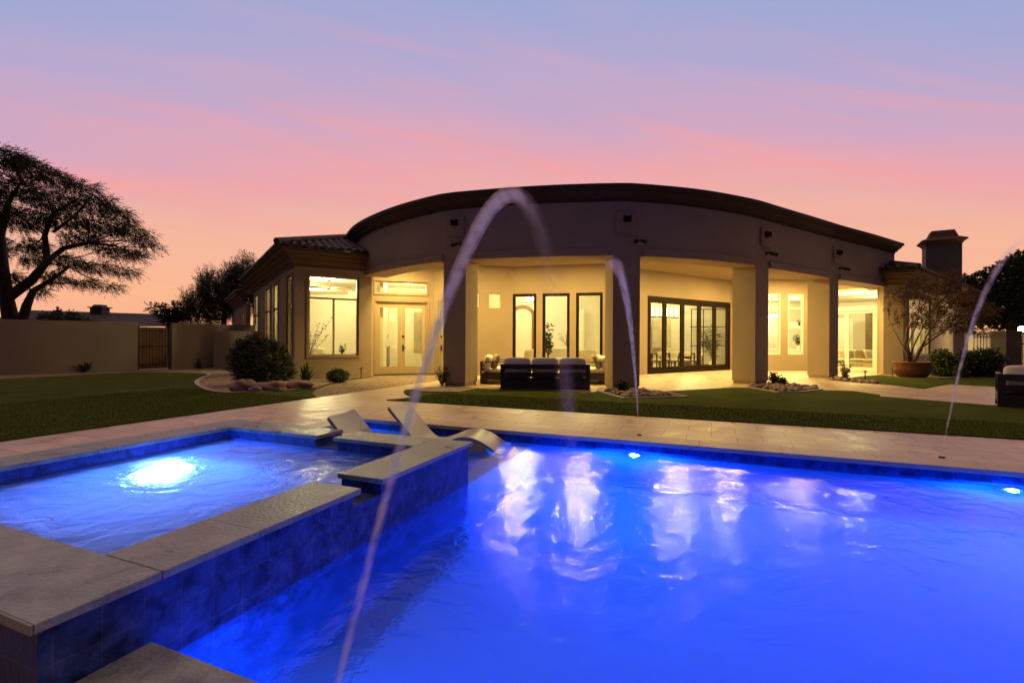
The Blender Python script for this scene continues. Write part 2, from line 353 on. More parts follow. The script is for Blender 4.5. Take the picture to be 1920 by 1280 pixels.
def wall(mb, wf, z0, z1, thick, ops=(), s0=0., s1=None):
    s1 = wf.len if s1 is None else s1; cur = s0
    for a, b, c, d in sorted(ops):
        if a > cur: wf.box(mb, cur, a, 0, thick, z0, z1)
        if c > z0: wf.box(mb, a, b, 0, thick, z0, c)
        if d < z1: wf.box(mb, a, b, 0, thick, d, z1)
        cur = b
    if cur < s1: wf.box(mb, cur, s1, 0, thick, z0, z1)
def window(wf, op, m, parent, fw=.06, t0=.05, t1=.14, vs=(), hs=(), name='window', trim=None, tw=.06):
    """frame with panes; vs / hs are fractions where mullions stand; hs entries run the full width"""
    a, b, c, d = op; mb = MB()
    wf.box(mb, a, b, t0, t1, c, c + fw); wf.box(mb, a, b, t0, t1, d - fw, d)
    wf.box(mb, a, a + fw, t0 + .002, t1 - .002, c + fw, d - fw); wf.box(mb, b - fw, b, t0 + .002, t1 - .002, c + fw, d - fw)
    for h in hs: z = lerp(c, d, h); wf.box(mb, a + fw, b - fw, t0 + .004, t1 - .004, z - fw / 2, z + fw / 2)
    for v in vs:
        v, lo, hi = v if isinstance(v, tuple) else (v, 0, 1)
        s = lerp(a, b, v); wf.box(mb, s - fw / 2, s + fw / 2, t0 + .006, t1 - .006, lerp(c, d, lo) + (fw if lo == 0 else fw / 2), lerp(c, d, hi) - (fw if hi == 1 else fw / 2))
    o = mb.build(name, m, parent)
    g = MB(); tm = (t0 + t1) / 2; wf.box(g, a + fw * .5, b - fw * .5, tm - .004, tm + .004, c + fw * .5, d - fw * .5)
    g.build('pane', WATERG, o)
    if trim:
        k = MB(); e = -.035
        wf.box(k, a - tw, b + tw, e, .03, d, d + tw); wf.box(k, a - tw, b + tw, e, .03, c - tw, c)
        wf.box(k, a - tw, a, e + .002, .03, c, d); wf.box(k, b, b + tw, e + .002, .03, c, d); k.build('window_trim', trim, o)
    return o
def opx(wf, pl, pr, yt, yb, zt=None, zb=None):
    a, b = wf.s_at(pl), wf.s_at(pr)
    z1 = zt if zt is not None else wf.z_at((pl + pr) / 2, yt); z0 = zb if zb is not None else wf.z_at((pl + pr) / 2, yb)
    return (a, b, z0, z1)
R = random.Random(7)
NR = np.random.default_rng(11)

# ------------------------------------------------------------------ ground, lawns, paving
WATER_Z = -0.13
def cr_poly(pts, z=0.0): return [G(x, y, z) for x, y in pts]
def rect_uv(u0, u1, v0, v1): return [UV(u0, v0), UV(u1, v0), UV(u1, v1), UV(u0, v1)]
def smooth_closed(pts, idx, n=5): return pts

def sheet_with_hole(mb, outer, inner, z):
    # two matching quads: outer and inner rectangles, ring between them
    vs = [(x, y, z) for x, y in outer] + [(x, y, z) for x, y in inner]
    mb.add(vs, [(i, (i + 1) % 4, 4 + (i + 1) % 4, 4 + i) for i in range(4)])

POOL = (-5.20, 12.5, 1.25, 6.24)        # u0,u1,v0,v1
SPA_O = (-5.46, -2.15, 0.89, 4.20); SPA_I = (-5.04, -2.56, 1.32, 3.81)
# desert ground around everything, one sheet with the pool excavation left open
g = MB()
sheet_with_hole(g, [(-260, -60), (260, -60), (260, 400), (-260, 400)], rect_uv(-5.55, 12.6, 0.8, 6.3), -0.03)
tag(g.build('ground', GRAVEL), 'decomposed gravel ground around the lawns and house', kind='structure')
# paving: a broad sheet, lawns and beds lie on it
d = MB()
for (u0, u1, v0, v1) in ((-8.0, -5.46, -6, 40), (-5.46, 16, POOL[3] + .36, 40), (-5.46, 16, -6, 0.886), (-2.15, 16, 0.886, 0.89), (-5.46, -5.46 + .001, 4.2, 6.6)):
    d.prism(rect_uv(u0, u1, v0, v1), -0.02, 0.0)
d.v = [(x, y, z) for x, y, z in d.v]
tag(d.build('patio_paving', DECK), 'tan travertine patio paving between pool, lawn and house', kind='structure')

def lawn(pts, label, h=.02):
    mb = MB(); mb.prism(pts, 0.001, h)
    o = mb.build('lawn', TURF); tag(o, label, kind='structure')
    me = o.data; return o
LL = [(0, 829), (592.6, 744.5), (587, 740), (584, 736), (586, 732), (591, 728.5), (560, 731), (529, 733.7), (480, 737), (443, 738), (425, 738.3), (405, 736), (391.5, 733), (380, 728), (371, 723),
      (368, 719), (371, 714), (379.5, 709.6), (386, 707), (391.5, 705.3), (393, 703.5), (388, 702), (378, 700.6), (357, 699.5), (320, 698.5), (262, 698), (0, 711)]
ll = cr_poly(LL); a0 = UV(-8.0, 3.0); 
lawn([UV(-8.0, -5), UV(-8.0, 3.0)] + ll[1:] + [(-26, 8.5), (-24, -4)], 'dark left lawn running from the pool deck to the tan wall')
cl = [(757, 737), (765, 742), (790, 748)] 
CL = [(960, 765), (1920, 825)]
right_top = [(1920, 766), (1785, 755), (1650, 744), (1650, 741), (1600, 734), (1540, 732), (1500, 737), (1460, 737.5), (1405, 728), (1372, 727.5), (1237, 735), (1287, 745.5), (1170, 749),
             (1122, 735), (1095, 737.5), (1040, 732), (937, 731), (895, 729.5), (857, 737), (800, 736), (775, 731.5), (763, 731), (757, 733.5)]
v_near = 8.33
tip = [G(x, y) for x, y in ((757, 737), (762, 741), (775, 746))]
cpoly = [UV(-6.3, v_near), UV(16, v_near), UV(16, 12.3)] + cr_poly(right_top) + tip
lawn(cpoly, 'long centre lawn strip between pool deck and covered patio')
rl = cr_poly([(1590, 712), (1665, 721), (1700, 725.5), (1731, 729), (1756, 724), (1782, 720), (1867, 725)]) + [G(1990, 731), G(1990, 700)] + cr_poly([(1865, 701), (1810, 706), (1752, 711), (1690, 709), (1655, 703.5), (1625, 705), (1600, 708)])
lawn(rl, 'small back lawn in front of the potted tree')

def bed(pts, label, z=.008, m=GRAVEL, curb=True, name='gravel_bed', closed=True):
    mb = MB(); mb.prism(pts, 0.002, z); o = mb.build(name, m); tag(o, label, kind='structure')
    return o
def curb_line(pts, label, w=.11, h=.045):
    mb = MB(); pts = [np.array(p) for p in pts]; n = len(pts); vs = []
    for i, p in enumerate(pts):
        d_ = pts[min(i + 1, n - 1)] - pts[max(i - 1, 0)]; d_ = d_ / (np.hypot(*d_) + 1e-9); q = np.array([-d_[1], d_[0]]) * w / 2
        vs += [(*(p - q), 0.0), (*(p + q), 0.0), (*(p + q), h), (*(p - q), h)]
    fs = []
    for i in range(n - 1):
        for k in range(4): fs.append((4 * i + k, 4 * i + (k + 1) % 4, 4 * i + 4 + (k + 1) % 4, 4 * i + 4 + k))
    fs += [(3, 2, 1, 0), tuple(4 * (n - 1) + k for k in range(4))]
    mb.add(vs, fs); o = mb.build('curb', CURB); tag(o, label, 'curb'); return o
# gravel bed left of the house, up to the wing wall and the yard wall
gb = cr_poly([(696, 705.5), (660, 710), (628, 716), (605, 723), (591, 728.5), (529, 733.7), (443, 738), (405, 736), (380, 728), (368, 719), (379.5, 709.6), (393, 703.5), (357, 699.5), (262, 698), (0, 711)]) + [(-27, 9), (-27, 19), (-15, 27), (-7.0, 16)]
bed(gb, 'tan gravel bed under the dense bush and along the yard wall')
curb_line(cr_poly([(591, 728.5), (560, 731), (529, 733.7), (480, 737), (443, 738), (425, 738.3), (405, 736), (391.5, 733), (380, 728), (371, 723), (368, 719), (371, 714), (379.5, 709.6), (386, 707), (391.5, 705.3), (393, 703.5), (388, 702), (378, 700.6)]),
          'curving concrete curb between left lawn and gravel bed')
bd1 = cr_poly([(763, 731), (775, 731.5), (800, 736), (857, 737), (895, 729.5), (875, 725), (832, 725), (800, 726)]); bed(bd1, 'pebble bed at the foot of the left column')
curb_line(bd1[1:5], 'pale curb of the bed by the left column', .09)
bd2 = cr_poly([(1122, 735), (1170, 749), (1287, 745.5), (1237, 735), (1205, 729), (1148, 729)]); bed(bd2, 'triangular stone bed at the foot of the middle column')
curb_line(bd2[:4], 'pale triangular curb round the stones at the middle column', .09)
bd3 = cr_poly([(1405, 728), (1460, 737.5), (1500, 737), (1540, 732), (1530, 724), (1480, 719), (1440, 717), (1410, 723)]); bed(bd3, 'stone bed right of the third column')
curb_line(bd3[:4], 'pale curb of the stone bed beside the third column', .08)
bd4 = cr_poly([(1547, 712), (1600, 717), (1665, 722), (1662, 717.5), (1610, 711), (1572, 708)]); bed(bd4, 'narrow stone bed right of the fourth column')
bd5 = cr_poly([(1645, 703), (1690, 709), (1752, 711.5), (1810, 706), (1865, 701), (1880, 697), (1700, 697)]); bed(bd5, 'gravel bed round the terracotta pot')
curb_line(bd5[1:5], 'thin curb between back lawn and the pot bed', .07, .035)

# ------------------------------------------------------------------ pool
pool = thing('swimming_pool', 'large rectangular swimming pool glowing deep blue with tan stone coping', 'pool', (*UV(2, 4), 0))
mb = MB(); u0, u1, v0, v1 = POOL; zb = -1.65; zs = -.42; us = -2.3
# floor, shelf and walls as one shell (inner faces)
mb.prism(rect_uv(us, u1, v0, v1), zb - .1, zb)
mb.prism(rect_uv(u0, us, 4.16, v1), zs - .1, zs)
mb.prism(rect_uv(us - .02, us, 4.16, v1), zb, zs - .1)
mb.prism(rect_uv(u0, u1, v1, v1 + .2), zb, -.28); mb.prism(rect_uv(us, u1, v0 - .2, v0), zb, -.28)
mb.prism(rect_uv(u1, u1 + .2, v0 - .2, v1 + .2), zb, -.28); mb.prism(rect_uv(u0 - .2, u0, 4.2, v1 + .2), zb, -.28)
mb.prism(rect_uv(u0, us, 4.18, 4.19), zb, -.28)
# entry steps at the near right
mb.build('basin', PLASTER, pool)
# tile band and coping
tb = MB()
tb.prism(rect_uv(u0, u1, v1 + .002, v1 + .18), -.28, -.05); tb.prism(rect_uv(-2.15, u1, v0 - .18, v0 - .002), -.28, -.05)
tb.prism(rect_uv(u1 + .002, u1 + .18, v0 - .18, v1 + .18), -.28, -.05); tb.prism(rect_uv(u0 - .18, u0 - .002, 4.21, v1 + .18), -.28, -.05)
tb.build('tile_band', TILE, pool)
def slabs(mbx, u0, u1, v0, v1, z0, z1, along='u', L=.9, gap=.004):
    n = max(1, round(((u1 - u0) if along == 'u' else (v1 - v0)) / L))
    for i in range(n):
        a, b = i / n, (i + 1) / n
        r = (lerp(u0, u1, a) + gap / 2, lerp(u0, u1, b) - gap / 2, v0, v1) if along == 'u' else (u0, u1, lerp(v0, v1, a) + gap / 2, lerp(v0, v1, b) - gap / 2)
        mbx.prism(rect_uv(*r), z0, z1)
PCS = mat('pool_coping_stone', (.50, .38, .27), .5, var=.22, scale=3, bump=.4, bscale=30)
for args in ((u0 - .36, u1, v1 - .025, v1 + .36, -.05, .002, 'u'), (u0 - .36, u0 + .02, 4.21, v1 - .03, -.05, .002, 'v')):
    cp = MB(); slabs(cp, *args, gap=0.003); cp.build('coping', PCS, pool, bevel=.005)
cp = MB(); cp.prism(rect_uv(-2.145, 4.0, v0 - .36, v0 + .025), -.05, .002); cp.build('coping', COPING, pool, bevel=.006)
wm = MB()
wm.prism([UV(-2.2, v0 - .01), UV(u1 + .01, v0 - .01), UV(u1 + .01, v1 + .01), UV(u0 - .01, v1 + .01), UV(u0 - .01, 4.15), UV(-2.2, 4.15)], -1.75, WATER_Z)
tag(wm.build('water', POOLW), 'glowing blue water of the big swimming pool', kind='structure')

# ------------------------------------------------------------------ spa
spa = thing('spa', 'raised square spa with blue tiled walls and tan stone coping slabs', 'spa', (*UV(-3.8, 2.5), 0))
CT, CB = .27, .232
o0, o1, p0, p1 = SPA_O; i0, i1, j0, j1 = SPA_I; WL = -2.185
sw = MB()
NB = .15                                   # floor of the spill notches
sw.prism(rect_uv(o0 + .035, i0 - .02, p0 + .035, p1 - .035), -1.1, CB)            # left wall
sw.prism(rect_uv(i0 - .02, WL, p0 + .035, j0 - .02), -1.1, CB)                   # near wall
for a, b, zt in ((j0 - .02, 2.535, CB), (2.535, 2.825, NB), (2.825, p1 - .035, CB)): sw.prism(rect_uv(i1 + .02, WL, a, b), -1.1, zt)   # right wall
for a, b, zt in ((i0 - .02, -3.79, CB), (-3.79, -3.50, NB), (-3.50, i1 + .02, CB)): sw.prism(rect_uv(a, b, j1 + .02, p1 - .035), -1.1, zt)   # far wall
sw.build('spa_wall', TILE, spa)
sc = MB()
def slab(u0, u1, v0, v1): 
    m_ = MB(); m_.prism(rect_uv(u0, u1, v0, v1), CB, CT); return m_.build('coping_slab', COPING, spa, bevel=.005)
slab(o0, -4.2, p0, j0); slab(-4.197, o1, p0, j0)                       # near
slab(i1, o1, j0 + .003, 2.578)                                        # right, near piece
slab(i1, o1, 2.80, p1)                                               # right, far piece
slab(-3.545, i1 - .003, j1, p1)                                       # far, right piece
slab(o0, -3.755, j1, p1)                                             # far, left piece
slab(o0, i0, j0 + .003, 2.55); slab(o0, i0, 2.553, j1 - .003)          # left
sb = MB()
sb.prism(rect_uv(i0 - .01, i1 + .01, j0 - .01, j1 + .01), -.75, -.65)
sb.prism(rect_uv(i0, i0 + .05, j0, j1), -.65, .02); 
sb.prism(rect_uv(i0 + .05, i1, j1 - .42, j1), -.65, -.302); sb.prism(rect_uv(i0 + .05, i1, j0, j0 + .42), -.65, -.304)
sb.build('seat', PLASTER, spa)
wm = MB(); wm.prism(rect_uv(i0 - .03, i1 + .03, j0 - .03, j1 + .03), -.70, .142)
tag(wm.build('water', SPAW), 'bright bubbling blue water inside the raised spa', kind='structure')

# ------------------------------------------------------------------ underwater lights
BLUE = (.006, .125, 1.0)
def wall_pt(px, py, coord, val):
    rx, rz = ray(px, py); k = {'u': U, 'v': V}[coord]; t = val / (rx * k[0] + k[1]); return np.array([rx * t, t, CAM_H + rz * t])
def pool_light(p, nrm, e, label, group='underwater pool lights', col=BLUE, sz=.03, off=.05):
    t = thing('pool_light', label, 'pool light', tuple(p), group)
    n = np.array([nrm[0], nrm[1], 0.]); side = np.array([-n[1], n[0], 0.]); up = np.array([0, 0, 1.])
    def disc(r, off, nn=24): return [tuple(p + n * off + side * r * math.cos(a) + up * r * math.sin(a)) for a in [2 * math.pi * k / nn for k in range(nn)]]
    m1 = MB(); nn = 24; a, b = disc(.085, .004), disc(.085, .02); c = disc(.055, .02); d_ = disc(.055, .010)
    m1.add(a + b + c + d_, [(i, (i + 1) % nn, nn + (i + 1) % nn, nn + i) for i in range(nn)] + [(nn + i, nn + (i + 1) % nn, 2 * nn + (i + 1) % nn, 2 * nn + i) for i in range(nn)] + [(2 * nn + i, 2 * nn + (i + 1) % nn, 3 * nn + (i + 1) % nn, 3 * nn + i) for i in range(nn)])
    m1.build('bezel', WHITE, t)
    m2 = MB(); m2.add(disc(.054, .012), [tuple(range(nn))]); m2.build('lens', emit('pool_lens_glow', (.30, .60, 1.0), 120), t)
    q = p + n * off
    l = lamp('pool_lamp', 'POINT', tuple(q), e, col, sz); l.parent = t; l.matrix_parent_inverse = t.matrix_basis.inverted()
    return t
pa = wall_pt(1190, 860, 'v', 6.24); pb = wall_pt(1895, 928, 'v', 6.24); pa[2] -= .10; pb[2] -= .12
pool_light(pa, -V, 720, 'round pool light glaring under the far coping at the pool centre')
pool_light(pb, -V, 460, 'round pool light glaring under the far coping near the right edge')
pc = np.array([*UV(-4.985, 3.0), -.42]); pool_light(pc, U, 370, 'round light under the bright spa water', col=(.09, .24, 1.0), sz=.075, off=.12)
for (u_, v_, z_, n_, e_, w_) in ((9.5, 6.238, -.5, -V, 150, 'far wall of the pool, right of the frame'), (-1.6, 1.252, -.5, V, 90, 'near wall of the pool beside the spa'), (1.9, 1.252, -.5, V, 170, 'near wall of the pool below the camera'), (-5.198, 5.75, -.28, U, 20, 'left end wall of the pool shelf')):  # extra lamps added out of sight to brighten the water, fixtures included
    pool_light(np.array([*UV(u_, v_), z_]), n_, e_, 'added unseen fill light in the ' + w_)


# ------------------------------------------------------------------ house
house = thing('house', 'single storey stucco house with a curved covered patio, tall lit windows and tile roofs', 'house', (3.0, 16.0, 0))
CURVE = [(-6.75, 20.2), (-6.05, 18.5), (-5.25, 17.0), (-4.3, 15.75), (-3.2, 14.6), (-1.95, 13.62), (-1.27, 13.33), (0.6, 12.85), (2.63, 12.6), (3.4, 12.68), (4.9, 13.07), (6.4, 13.75), (7.05, 14.12), (7.75, 14.6),
         (9.5, 15.75), (10.98, 16.75), (11.55, 17.12), (13.2, 18.15), (14.55, 19.05), (15.75, 19.85)]
def catmull(pts, n=10):
    pts = [np.array(p, float) for p in pts]; out = []
    for i in range(len(pts) - 1):
        a, b, c, d = pts[max(i - 1, 0)], pts[i], pts[i + 1], pts[min(i + 2, len(pts) - 1)]
        for k in range(n):
            t = k / n; out.append(.5 * ((2 * b) + (c - a) * t + (2 * a - 5 * b + 4 * c - d) * t * t + (3 * b - a - 3 * c + d) * t ** 3))
    out.append(pts[-1]); return np.array(out)
cv = catmull(CURVE, 12)
for _ in range(14): cv[1:-1] = (cv[:-2] + 2 * cv[1:-1] + cv[2:]) / 4
seg = np.hypot(*np.diff(cv, axis=0).T); acc = np.r_[0, np.cumsum(seg)]
def c_at(s): return np.array([np.interp(s, acc, cv[:, 0]), np.interp(s, acc, cv[:, 1])])
def c_nrm(s):            # outward (towards the garden)
    d_ = c_at(min(s + .3, acc[-1])) - c_at(max(s - .3, 0)); d_ /= np.hypot(*d_); return np.array([d_[1], -d_[0]])
def s_px(px):            # arc length where the photo column px meets the facade
    ss = np.linspace(0, acc[-1], 1500); a = ray(px, 500)[0]
    q = np.array([c_at(s)[0] / c_at(s)[1] - a for s in ss]); i = int(np.argmax(q > 0)); return float(ss[i])
def sweep(mb, s0, s1, prof, step=.35):
    """prof: list of (outward offset, z), closed loop, swept along the facade curve"""
    n = max(2, int((s1 - s0) / step)); k = len(prof); vs = []; fs = []
    for i in range(n + 1):
        s = lerp(s0, s1, i / n); p = c_at(s); nn = c_nrm(s)
        for o, z in prof: q = p + nn * o; vs.append((q[0], q[1], z))
    for i in range(n):
        for j in range(k): fs.append((i * k + j, (i + 1) * k + j, (i + 1) * k + (j + 1) % k, i * k + (j + 1) % k))
    fs += [tuple(range(k)), tuple(n * k + j for j in range(k))[::-1]]
    mb.add(vs, fs)
S_END = acc[-1]; sA = s_px(690); sB = s_px(1657)
hw = MB(); sweep(hw, 0, S_END, [(0, 4.0), (0, 4.92), (-.30, 4.92), (-.30, 4.0)]); sweep(hw, sA - .2, sB + .5, [(0, 3.5), (0, 3.999), (-.72, 3.999), (-.72, 3.5)])
hw.build('curved_wall', STUCCO, house, smooth=False)
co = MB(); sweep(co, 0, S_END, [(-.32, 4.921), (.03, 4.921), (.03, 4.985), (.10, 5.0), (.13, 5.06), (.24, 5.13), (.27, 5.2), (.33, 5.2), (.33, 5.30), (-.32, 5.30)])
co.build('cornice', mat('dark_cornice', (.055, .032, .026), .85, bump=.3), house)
for (a, b) in ((690, 831), (878, 1148), (1205, 1415), (1441.5, 1555), (1573, 1656)):
    m_ = MB(); sweep(m_, s_px(a) + (0 if a > 700 else -.2), s_px(b), [(.003, 3.497), (.07, 3.497), (.055, 3.70), (.003, 3.715)], .3); m_.build('header_trim', TRIM, house)
# columns
def column(pa, pb):
    a, b = s_px(pa), s_px(pb); A, B = c_at(a), c_at(b); n_ = -(c_nrm((a + b) / 2)); D = .72
    m_ = MB(); m_.prism([tuple(A), tuple(B), tuple(B + n_ * D), tuple(A + n_ * D)], .09, 3.499)
    k = .03; cen = (A + B) / 2 + n_ * D / 2
    sh = lambda p: tuple(cen + (p - cen) * .93)
    m_.prism([sh(A), sh(B), sh(B + n_ * D), sh(A + n_ * D)], 0, .09)
    return m_.build('column', STUCCO, house)
for a, b in ((832, 873), (1149, 1200), (1416, 1441), (1555, 1572)): column(a, b)
# scuppers on the upper wall
def scupper(px, zc):
    s = s_px(px); p = c_at(s); n_ = c_nrm(s); t_ = np.array([-n_[1], n_[0]])
    def bx(mb, w0, w1, o0_, o1_, z0, z1):
        q = lambda w_, o_, z: (*(p + t_ * w_ + n_ * o_), z)
        mb.hexa([q(w0, o1_, z0), q(w1, o1_, z0), q(w1, o0_, z0), q(w0, o0_, z0), q(w0, o1_, z1), q(w1, o1_, z1), q(w1, o0_, z1), q(w0, o0_, z1)])
    m_ = MB(); H_ = .27
    bx(m_, -H_, H_, .0, .06, zc + .17, zc + H_); bx(m_, -H_, H_, 0, .06, zc - H_, zc - .0); bx(m_, -H_, -.09, 0, .058, zc, zc + .17); bx(m_, .09, H_, 0, .058, zc, zc + .17)
    r = m_.build('scupper_surround', TRIM, house)
    m2 = MB(); bx(m2, -.085, .085, .002, .17, zc + .002, zc + .02); bx(m2, -.085, -.07, .002, .17, zc + .02, zc + .165); bx(m2, .07, .085, .002, .17, zc + .02, zc + .165); bx(m2, -.085, .085, .002, .012, zc + .02, zc + .165)
    m2.build('spout', BLACK, r)
def zc_at(px, py): p = c_at(s_px(px)); return Zat(px, py, p[1])
for px, py in ((854, 421), (1173, 414), (1433, 443), (1568, 476)): scupper(px, zc_at(px, py) - .05)
def flood(px, py):
    s = s_px(px); p = c_at(s); n_ = c_nrm(s); z = zc_at(px, py); t_ = np.array([-n_[1], n_[0]])
    m_ = MB(); m_.tube([(*p, z), (*(p + n_ * .05), z)], .055, 12); m_.tube([(*(p + n_ * .05), z), (*(p + n_ * .12), z - .02)], .016, 6)
    r = m_.build('flood_light', BLACK, house)
    for k in (-1, 1):
        q = p + n_ * .12 + t_ * .05 * k; e = q + n_ * .16 + t_ * .10 * k
        h = MB(); h.tube([(*q, z - .0), (*lerp(q, e, .5), z - .035), (*e, z - .075)], [.028, .042, .055], 12); h.build('lamp_head', BLACK, r)
for px, py in ((864, 458), (1192, 452), (1436, 475), (1574, 503)): flood(px, py)

# inner patio walls
C0, K1, C1, E1, S0, S1, N0, N1, T0, T1 = (-2.98, 18.45), (-1.6, 17.55), (-.06, 18.1), (3.75, 17.22), (4.95, 18.5), (9.95, 21.95), (11.0, 21.25), (13.25, 21.55), (13.75, 21.75), (15.05, 19.75)
A0, A1, D0 = (-7.10, 15.73), (-4.98, 17.06), (-5.12, 17.75)
R0, R1 = (14.89, 19.31), (15.46, 19.03)
CZ = 4.05
def wallpart(wf, z0, z1, ops, th=.18, m=STUCCO, name='wall', **k):
    mb = MB(); wall(mb, wf, z0, z1, th, ops, **k); return mb.build(name, m, house)
# left wing front
wA = WF(A0, A1); opA = opx(wA, 578, 672.5, 518, 667); wallpart(wA, 0, 3.68, [opA])
window(wA, opA, TANF, house, fw=.055, vs=((.5, 0, .72),), hs=(.72,), trim=TRIM)
wr = WF(A1, D0); mb = MB(); mb.hexa([(*A1, 0), (*wA.pt(wA.len, .18, 0)[:2], 0), (D0[0] - .18, D0[1], 0), (*D0, 0), (*A1, 3.68), (*wA.pt(wA.len, .18, 0)[:2], 3.68), (D0[0] - .18, D0[1], 3.68), (*D0, 3.68)]); mb.build('wall', STUCCO, house)
# french doors
wD = WF(D0, C0)
dl, dr = wD.s_at(703.5), wD.s_at(801); opD = (dl, dr, .02, wD.z_at(750, 566)); opT = (dl, dr, wD.z_at(704, 549.5), wD.z_at(704, 526))
wallpart(wD, 0, 4.2, [opD]) if False else None
mb = MB(); wall(mb, wD, 0, opD[3] + .12, .18, [opD]); wall(mb, wD, opD[3] + .12, 4.2, .18, [opT]); mb.build('wall', STUCCO, house)
window(wD, opT, TANF, house, fw=.05, trim=TRIM, tw=.05)
def french_leaf(wf, a, b, z0, z1, m, hinge='l', handle=True, stile=.13, rail=.16, bot=.26, t0=.07, t1=.12):
    mb = MB(); wf.box(mb, a, a + stile, t0, t1, z0, z1); wf.box(mb, b - stile, b, t0, t1, z0, z1)
    wf.box(mb, a + stile, b - stile, t0 + .002, t1 - .002, z1 - rail, z1); wf.box(mb, a + stile, b - stile, t0 + .002, t1 - .002, z0, z0 + bot)
    o = mb.build('door', m, house); g_ = MB(); wf.box(g_, a + stile - .01, b - stile + .01, .092, .1, z0 + bot - .01, z1 - rail + .01); g_.build('pane', WATERG, o)
    if handle:
        s = a + stile * .45 if hinge == 'r' else b - stile * .45
        h = MB(); h.tube([wf.pt(s, t0, 1.0), wf.pt(s, t0 - .05, 1.0), wf.pt(s + (.1 if hinge == 'r' else -.1), t0 - .055, 1.0)], .014, 8); wf.box(h, s - .03, s + .03, t0 - .012, t0 - .001, .88, 1.1); lk = MB(); wf.box(lk, s - .035, s + .035, t0 - .015, t0 - .001, 1.38, 1.46); lk.build('lock', BLACK, o)
        hh = h.build('handle', BLACK, o)
    return o
fr = MB(); a, b, c, d_ = opD
wD.box(fr, a, a + .045, .03, .17, c, d_); wD.box(fr, b - .045, b, .03, .17, c, d_); wD.box(fr, a + .045, b - .045, .032, .17, d_ - .05, d_); wD.box(fr, a, b, .0, .17, 0.004, c)
fr.build('door_frame', TANF, house); mid = (a + b) / 2
french_leaf(wD, a + .05, mid - .006, c + .01, d_ - .055, TANF, 'l', False); french_leaf(wD, mid + .006, b - .05, c + .01, d_ - .055, TANF, 'r', True)
tr = MB(); tw = .09
wD.box(tr, a - tw, a, -.03, .03, 0, d_ + .02); wD.box(tr, b, b + tw, -.03, .03, 0, d_ + .02); wD.box(tr, a, b, -.028, .03, d_ + .0, d_ + .11); tr.build('door_trim', TRIM, house)
# wall from the corner behind the left column: single glass door, then small square windows
wC = WF(C0, K1); da, db = wC.s_at(822), wC.s_at(822) + .95; opC = (da, min(db, wC.len - .12), .02, wC.z_at(822, 563)); mb = MB(); wall(mb, wC, 0, 4.2, .18, [opC]); mb.build('wall', STUCCO, house)
fr = MB(); a, b, c, d_ = opC; wC.box(fr, a, a + .05, .03, .17, c, d_); wC.box(fr, b - .05, b, .03, .17, c, d_); wC.box(fr, a + .05, b - .05, .032, .17, d_ - .05, d_); fr.build('door_frame', TANF, house)
french_leaf(wC, a + .052, b - .052, c + .005, d_ - .052, TANF, 'r', True, stile=.11)
wK = WF(K1, C1); op1 = opx(wK, 917, 939, 549.5, 577); zz = (op1[2], op1[3]); op0 = (wK.s_at(899) - .42, wK.s_at(899) - .0, *zz)
op0 = (max(.06, op0[0]), op0[1], *zz); wallpart(wK, 0, 4.2, [op0, op1])
for o_ in (op0, op1): window(wK, o_, WHITE, house, fw=.035, t0=.06, t1=.12)
# three tall bronze windows
wB = WF(C1, E1); ops = []
for pl, pr in ((961, 1005.5), (1017, 1068), (1080, 1130)):
    a, b = wB.s_at(pl), wB.s_at(pr); ops.append((a, b, .10, 3.03))
wallpart(wB, 0, 4.2, ops)
for o_ in ops: window(wB, o_, BRONZE, house, fw=.10, t0=.02, t1=.13)
wE = WF(E1, S0); mb = MB(); mb.prism([E1, S0, (S0[0] - .1, S0[1] + .15), (E1[0] - .1, E1[1] + .18)], 0, 4.2); mb.build('wall', STUCCO, house)
# folding glass doors
wS = WF(S0, S1); sa, sb_ = wS.s_at(1214), wS.s_at(1370.5); opS = (sa, sb_, .01, 3.05); wallpart(wS, 0, 4.2, [opS])
fr = MB(); wS.box(fr, sa, sb_, .0, .15, .0, .10); wS.box(fr, sa, sb_, .0, .15, 2.93, 3.06); wS.box(fr, sa, sa + .09, .002, .15, .1, 2.93); wS.box(fr, sb_ - .09, sb_, .002, .15, .1, 2.93)
fr.build('door_frame', BRONZE, house)
edges = [1216] + [1248, 1281.5, 1313, 1341.5] + [1368]
for i in range(5):
    a, b = wS.s_at(edges[i]) , wS.s_at(edges[i + 1])
    a = a + .07 if i == 0 else a; b = b - .07 if i == 4 else b
    mb = MB(); st = .11; wS.box(mb, a + .004, a + st, .03, .10, .11, 2.92); wS.box(mb, b - st, b - .004, .03, .10, .11, 2.92)
    wS.box(mb, a + st, b - st, .032, .098, 2.80, 2.92); wS.box(mb, a + st, b - st, .032, .098, .11, .26)
    o_ = mb.build('folding_door', BRONZE, house); g_ = MB(); wS.box(g_, a + st - .01, b - st + .01, .06, .066, .25, 2.81); g_.build('pane', WATERG, o_)
mb = MB(); mb.prism([S1, N0, (N0[0] + .1, N0[1] + .2), (S1[0] + .1, S1[1] + .3)], 0, 4.2); mb.build('wall', STUCCO, house)
# breakfast nook with two tall windows
wN = WF(N0, N1); opn = []
for pl, pr in ((1434, 1464), (1477.5, 1507)): opn.append((wN.s_at(pl), wN.s_at(pr), .72, 3.42))
wallpart(wN, 0, 4.2, opn)
for o_ in opn: window(wN, o_, WHITE, house, fw=.07, t0=.02, t1=.12, hs=(.765,))
mb = MB(); mb.prism([N1, T0, (T0[0] - .1, T0[1] + .25), (N1[0] - .05, N1[1] + .25)], 0, 4.2); mb.build('wall', STUCCO, house)
